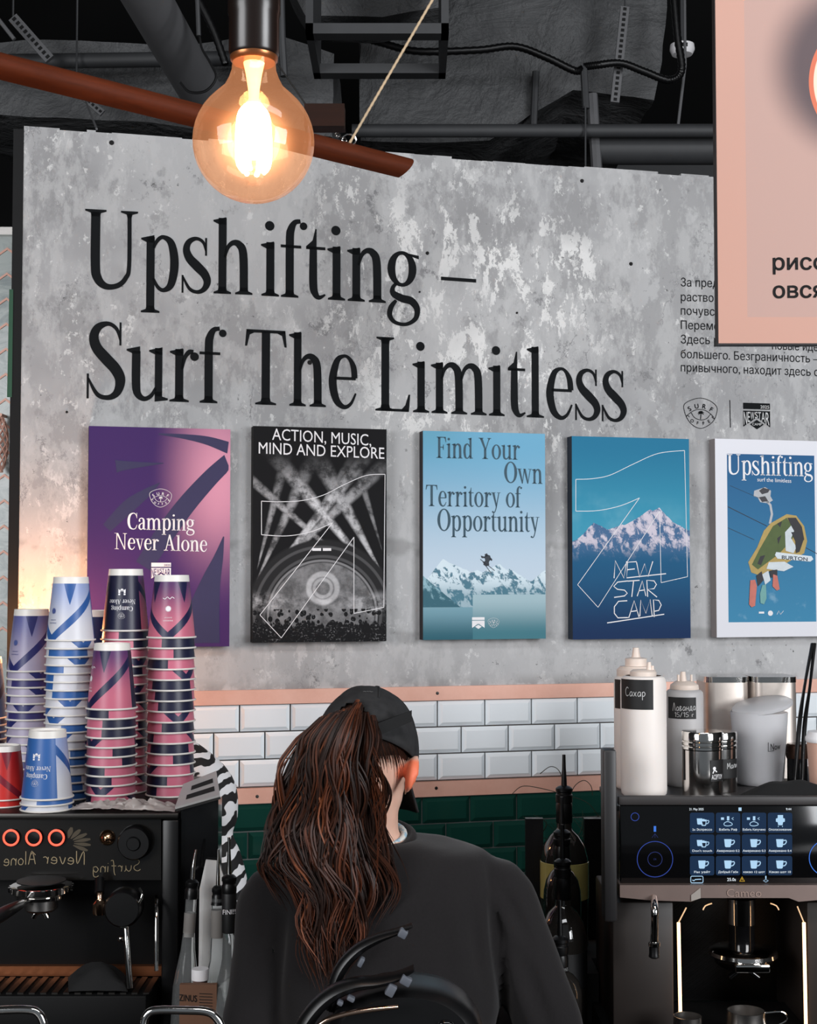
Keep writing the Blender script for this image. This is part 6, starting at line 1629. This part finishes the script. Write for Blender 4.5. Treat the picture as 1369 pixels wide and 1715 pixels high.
s = Sh('charcoal sweatshirt', .92, spec=.15); n = s.noise(s.tc(), 260, 2); n2 = s.noise(s.tc(), 7, 3)
s.color(s.mix(n*.5+n2*.5, lin(20,18,19), lin(33,31,32))); s.bump(n, .25, .001); s.b.inputs['Sheen Weight'].default_value = .12
cloth = s.m
sw_o = link('sweatshirt', union(g, .009, 8), cloth, per, folds)
def ringpts(cx, cy, rx, ry, tilt, Y0, n=28): return [Q(cx, cy, Y0) + Vector((rx*px1*math.cos(2*PI*k/n), ry*math.sin(2*PI*k/n), tilt*math.sin(2*PI*k/n)*ry)) for k in range(n)]
MB().tube(ringpts(630,1402,60,.060,.25,2.448), .009, 10, closed=True).build('collar', cloth, per)
s = Sh('floral white tee', .8); n = s.noise(s.tc(), 90, 2); s.color(s.mix(n.sm(.5,.56), lin(206,206,200), lin(150,180,196)))
MB().tube(ringpts(627,1397,50,.052,.25,2.448), .0055, 10, closed=True).build('tee_collar', s.m, per)
# trousers and shoes
t_ = MB()
for sg in (-1, 1): t_.tube([Vector((hipx+sg*.075,2.44,.90)), Vector((hipx+sg*.092,2.44,.66)), Vector((hipx+sg*.095,2.45,.42)), Vector((hipx+sg*.098,2.43,.08))], [.118,.100,.078,.066], 18, 4)
t_.sphere((hipx,2.44,.90), 1, 24, 14, (.185,.135,.12))
link('trousers', union(t_, .012, 5), plain('black trousers', (16,16,18), .9), per)
for sg in (-1, 1):
    s_ = MB(); s_.tube([Vector((hipx+sg*.10,2.385,.045)), Vector((hipx+sg*.10,2.43,.055)), Vector((hipx+sg*.108,2.50,.045)), Vector((hipx+sg*.118,2.56,.034))], [.036,.042,.040,.030], 14, 4); s_.box((hipx+sg*.108,2.47,.010), (.085,.20,.020), None, .008)
    link('shoe', union(s_, .007, 3), M['blackp'], per)
# cap: dome with arched opening at the back, panel seams, strap, brim
capm_ = Sh('washed black cap cloth', .85, spec=.2); n = capm_.noise(capm_.tc(), 60, 4); capm_.color(capm_.mix(n, lin(28,28,29), lin(54,54,55))); capm_.bump(n, .3, .001)
cr_, cf_, cu_ = .084, .106, .110; U0 = .012
def dome(th, ph, k=1.0):
    return H(cr_*k*math.sin(th)*math.sin(ph), -.004 + cf_*k*math.cos(th)*math.sin(ph), .018 + cu_*k*math.cos(ph))
mb = MB(); nt_, np_ = 72, 22; idx = {}
def ph_rim(th): return PI/2 + .06 - .10*math.cos(th)*0 
for i in range(nt_):
    for j in range(np_+1):
        th = 2*PI*i/nt_; ph = max(1e-3, ph_rim(th)*j/np_); idx[i,j] = mb.V(dome(th, ph, 1 + .010*max(0, math.cos(3*th))**8*math.sin(ph)*0))
hole = lambda th, ph: (abs(((th-PI+PI) % (2*PI)) - PI) < .40*math.sqrt(max(0, 1-((ph_rim(th)-ph-.06)/.46)**2)) if .06 < ph_rim(th)-ph < .52 else False)
for i in range(nt_):
    for j in range(np_):
        th = 2*PI*(i+.5)/nt_; ph = ph_rim(th)*(j+.5)/np_
        if hole(th, ph): continue
        mb.Fc([idx[i,j], idx[i,j+1], idx[(i+1)%nt_,j+1], idx[(i+1)%nt_,j]])
cap_o = mb.build('cap', capm_.m, per)
sm_ = cap_o.modifiers.new('thick', 'SOLIDIFY'); sm_.thickness = .003; sm_.offset = 1
for q in range(6):                                                   # seams
    th = 2*PI*q/6 + PI/6 + PI/6*0; P = [dome(th, ph_rim(th)*(.02+.96*k/14), 1.034) for k in range(15)]
    if q in (2, 3): P = P[:9]
    MB().tube(P, .0016, 6).build('seam', capm_.m, cap_o)
MB().sphere(dome(0,.001,1.05), .007, 12, 8).build('top_button', capm_.m, cap_o)
strap = [dome(PI + t, ph_rim(0)-.03, 1.035) for t in [-.62+1.24*k/14 for k in range(15)]]
MB().tube(strap, .0095, 8, flat=(.25,1)).build('strap', M['black'], cap_o)
tp = [Q(622,1226,2.335), Q(640,1219,2.333), Q(662,1209,2.336), Q(690,1199,2.352)]
MB().hexa([tp[0]+Vector((0,0,-.011)), tp[3]+Vector((0,0,-.009)), tp[3]+Vector((0,.005,-.009)), tp[0]+Vector((0,.02,-.011)), tp[0]+Vector((0,0,.010)), tp[3]+Vector((0,0,.009)), tp[3]+Vector((0,.005,.009)), tp[0]+Vector((0,.02,.010))]).build('strap_tail', M['black'], cap_o, label='black strap tail standing off the cap')
flat([[(a, b_) for a, b_ in P] for P in hand_polys('nnunou', .09)] [:0] or line_polys([(0,0),(.3,.12),(.5,-.04),(.8,.14),(1.0,.0),(1.3,.12),(1.6,-.02),(1.9,.10)], .05, False, 3), lambda a, b_: dome(PI - .12 + (-.30)*a*.42, .86 - .10*b_ - .02*a, 1.05), 'stitched_mark', plain('grey stitching', (150,150,150), .8), cap_o)
def brim(u, v):
    a = (u-.5)*2.1; r = .074*math.sin(a)*1.06; f0 = .098*math.cos(a)*.95; ext = .092*v*max(0, math.cos(a*1.15))**.6
    return H(r*(1+.10*v), f0 + ext, .006 - .050*(r/.08)**2*(.4+.6*v) - .016*v)
bm_ = MB().grid(brim, 24, 10, uv=False).build('brim', capm_.m, cap_o); s2 = bm_.modifiers.new('thick', 'SOLIDIFY'); s2.thickness = .004

# hair
def hairmat(name, c0, c1):
    s = Sh(name, .5, spec=.25); n = s.noise(s.tc(), 55, 3); s.color(s.mix(n, lin(*c0), lin(*c1))); return s.m
HM = [hairmat('dark brown hair', (22,12,8), (40,22,15)), hairmat('brown hair', (40,21,13), (66,35,22)), hairmat('auburn hair', (62,30,17), (92,48,28)), hairmat('copper hair', (96,50,28), (128,72,42))]
# scalp hair under the cap
mb = MB()
def scalp(i, j):
    th = 2*PI*i/60; t = j/10; a = abs(((th) % (2*PI)) - PI)                # a = 0 at the back
    low = 2.16 - .46*min(a/1.25, 1.0) if a < 1.9 else 1.40
    ph = 1.35 + (low-1.35)*t; k = 1.0
    return H(.0765*math.sin(th)*math.sin(ph), -.006 + .0985*math.cos(th)*math.sin(ph), .018 + .103*math.cos(ph))
I = [[mb.V(scalp(i, j)) for j in range(11)] for i in range(61)]
for i in range(60):
    th = 2*PI*(i+.5)/60; a = abs(th - PI)
    if a > 1.75: continue
    for j in range(10): mb.Fc([I[i][j], I[i][j+1], I[i+1][j+1], I[i+1][j]])
rh = random.Random(21)
for q in range(380):                                                # combed strands from the hairline up to the opening
    th = PI + rh.uniform(-1.5, 1.5); a = abs(th-PI); low = 2.28 - .46*min(a/1.25, 1) + rh.gauss(-.03,.13)
    P = []
    for k in range(7):
        t = k/6; tt = th + (PI-th)*t*.55; ph = low + (1.36-low)*t; kk = 1.012 + .006*math.sin(PI*t)
        P.append(H(.0765*kk*math.sin(tt)*math.sin(ph), -.006+.0985*kk*math.cos(tt)*math.sin(ph), .018+.103*kk*math.cos(ph)))
    mb.m = rh.choice((0,0,0,1)); mb.tube(P, [.0002,.0005,.0010,.0014,.0014,.0014,.001], 5, 2)
mb.m = 0
hair = mb.build('hair', HM, per)
# ponytail
LV = [(1178,582,618),(1200,540,630),(1235,508,636),(1270,496,626),(1310,487,628),(1350,478,632),(1400,464,636),(1450,452,646),(1500,490,655),(1550,498,650),(1600,505,632),(1650,520,590)]
def lev(y):
    for (y0,a0,b0), (y1,a1,b1) in zip(LV, LV[1:]):
        if y <= y1: t = max(0, (y-y0)/(y1-y0)); return a0+(a1-a0)*t, b0+(b1-b0)*t
    return LV[-1][1:]
def hy(y):                                                          # distance of the mass from the viewer along its fall
    pts = [(1178,2.345),(1205,2.312),(1240,2.292),(1300,2.288),(1380,2.300),(1430,2.292),(1500,2.288),(1650,2.290)]
    for (y0,a), (y1,b_) in zip(pts, pts[1:]):
        if y <= y1: return a + (b_-a)*max(0,(y-y0)/(y1-y0))
    return pts[-1][1]
core = MB(); R_ = []
for y in (1176,1190,1215,1250,1290,1330,1370,1410,1450,1500,1550,1590,1620):
    xl, xr = lev(y); k = .80 if y < 1500 else .70 - (y-1500)*.003; cx = (xl+xr)/2; hw = (xr-xl)/2*k; Y = hy(y) + .050
    R_.append([core.V(at(cx + hw*math.cos(2*PI*q/20), y, Y) + Vector((0, (.030 if y > 1200 else .012)*math.sin(2*PI*q/20), 0))) for q in range(20)])
for i in range(len(R_)-1):
    for q in range(20): core.Fc([R_[i][q], R_[i][(q+1)%20], R_[i+1][(q+1)%20], R_[i+1][q]])
core.Fc(R_[0]); core.Fc(R_[-1][::-1])
pony = core
for lock in range(96):
    a0 = rh.uniform(-1, 1); dep = rh.random(); amp = rh.uniform(5, 20); frq = rh.uniform(.020, .042); phs = rh.uniform(0, 6.28); yend = rh.uniform(1440, 1600) if rh.random() < .6 else rh.uniform(1570, 1655)
    if abs(a0) > .8: yend = min(yend, rh.uniform(1400, 1530))
    y0 = 1172 + abs(a0)*26 + rh.uniform(0, 14)
    base = rh.choices((0,1,2,3), (.44,.32,.20,.04))[0] if dep < .65 else rh.choices((0,1), (.7,.3))[0]
    da = rh.uniform(-.30, .30)
    for st_ in range(rh.randint(9, 15)):
        jx = rh.gauss(0, 5.0); jd = rh.gauss(0, .004); ye = yend + rh.uniform(-40, 25); P = []; Rr = []
        mth = min(3, max(0, base + rh.choice((-1,0,0,0,1)))); w0 = rh.uniform(.0009, .0021); ph2 = phs + rh.gauss(0, .22)
        for k in range(15):
            t = k/14; y = y0 + (ye-y0)*t; xl, xr = lev(y); a = a0 + da*t
            x = (xl+xr)/2 + (xr-xl)/2*max(-1.08, min(1.08, a)) + amp*min(1, t*2.2)*math.sin(ph2 + (y-y0)*frq) + jx*(.35+.9*t)
            Y = hy(y) + .004 + dep*.030 + .020*min(1, a*a) + jd + .006*math.cos(ph2*1.7 + (y-y0)*frq)*min(1, t*2)
            P.append(at(x, y, Y)); Rr.append(w0*(1 if t < .8 else max(.12, (1-t)*5)))
        pony.m = mth; pony.tube(P, Rr, 4, 2, cap=False)
for q in range(34):                                                 # loose strays
    sd = rh.choice((-1,-1,1)); y0 = rh.uniform(1230, 1330); xl, xr = lev(y0); x = xl+6 if sd < 0 else xr-6; P = []; am = rh.uniform(8, 26); L_ = rh.uniform(90, 200)
    for k in range(9):
        t = k/8; y = y0 + L_*t; P.append(at(x + sd*am*math.sin(PI*t*rh.uniform(.8,1.0))*(1 if y < 1380 else 1) - (18*t*t if (sd < 0 and q % 3 == 0) else 0), y, hy(y)+.015))
    pony.m = rh.choice((1,2)); pony.tube(P, [.0005]*8+[.0002], 3, 2, cap=False)
pony.m = 0
pony.build('ponytail', HM, per, fix=False)

# ================================================================== black moulded appliance on the bar
Ya = 1.92; ka = mm(Ya)
ap = thing('moulded_appliance', 'black moulded appliance with two curved arms on the bar before the barista', 'appliance', (at(660,1700,Ya).x, 1.92, 1.10))
A_ = lambda x, y, Y=Ya: at(x, y, Y)
def blade_(pts, name, Y, w=.030, m=M['blackp']):
    P = cr([(x, y, r) for x, y, r in pts], 6); mb = MB(); R_ = []
    for i, (x, y, r) in enumerate(P):
        a = P[max(i-1,0)]; b_ = P[min(i+1,len(P)-1)]; dx, dy = b_[0]-a[0], b_[1]-a[1]; l = math.hypot(dx,dy) or 1; nx, ny = -dy/l, dx/l
        ring = []
        for q in range(12):
            t = 2*PI*q/12; ring.append(mb.V(A_(x + nx*r*math.cos(t), y + ny*r*math.cos(t), Y) + Vector((0, w*math.sin(t), 0))))
        R_.append(ring)
    for i in range(len(R_)-1):
        for q in range(12): mb.Fc([R_[i][q], R_[i][(q+1)%12], R_[i+1][(q+1)%12], R_[i+1][q]])
    mb.Fc(R_[0]); mb.Fc(R_[-1][::-1]); return mb.build(name, m, ap)
hp = [(556,1690),(600,1655),(650,1640),(700,1640),(748,1650),(785,1674),(804,1704),(812,1745),(812,1812),(540,1812)]
hous = MB(); R_ = []
for j, (sc_, dy_) in enumerate(((.86,-.055),(.96,-.045),(1.0,-.02),(1.0,.02),(.96,.045),(.86,.055))):
    R_.append([hous.V(A_(675+(x-675)*sc_, 1812-(1812-y)*(.5+.5*sc_)) + Vector((0, dy_, 0))) for x, y in cr(hp, 5, True)])
for i in range(5):
    n_ = len(R_[0])
    for q in range(n_): hous.Fc([R_[i][q], R_[i][(q+1)%n_], R_[i+1][(q+1)%n_], R_[i+1][q]])
hous.Fc(R_[0]); hous.Fc(R_[-1][::-1]); ho = hous.build('housing', M['blackp'], ap)
zmin = min((ho.matrix_world @ v.co).z for v in ho.data.vertices)
MB().sphere(A_(745,1695,Ya)+Vector((0,-.056,0)), 1, 20, 10, (14*ka,.006,9*ka)).build('oval_recess', M['blackg'], ap)
MB().box2((A_(560,1800).x,1.885,1.1005), (A_(800,1800).x,1.955,A_(675,1800).z)).build('foot', M['blackp'], ap)
blade_([(691,1549,2),(668,1559,5),(632,1572,8),(600,1590,10),(574,1618,11),(560,1650,10),(556,1690,10)], 'arm', Ya-.01, .014)
blade_([(694,1621,2),(668,1634,7),(634,1643,9),(596,1648,11),(560,1662,13),(528,1690,14),(505,1730,14),(496,1800,14)], 'arm', Ya-.045, .018)
blu = plain('grey rubber', (78,82,90), .5)
for x, y, w, h, Y in ((675,1563,9,9,Ya-.02),(680,1642,11,9,Ya-.06),(655,1658,9,12,Ya-.06),(605,1611,5,10,Ya-.02),(588,1672,8,5,Ya-.06),(570,1679,6,5,Ya-.06)):
    MB().box(A_(x,y,Y), (w*ka*1.6,.012,h*ka*1.6), Matrix.Rotation(.5,3,'Y'), .002).build('rubber_block', blu, ap, label='grey rubber block')
blade_([(528,1722,4),(548,1708,4.5),(580,1698,4.5),(620,1691,4.5),(667,1686,3.5)], 'chrome_strip', Ya-.075, .004, plain('warm chrome strip', (236,200,176), .12, 1.))  # warm highlight on the chrome put into its base colour
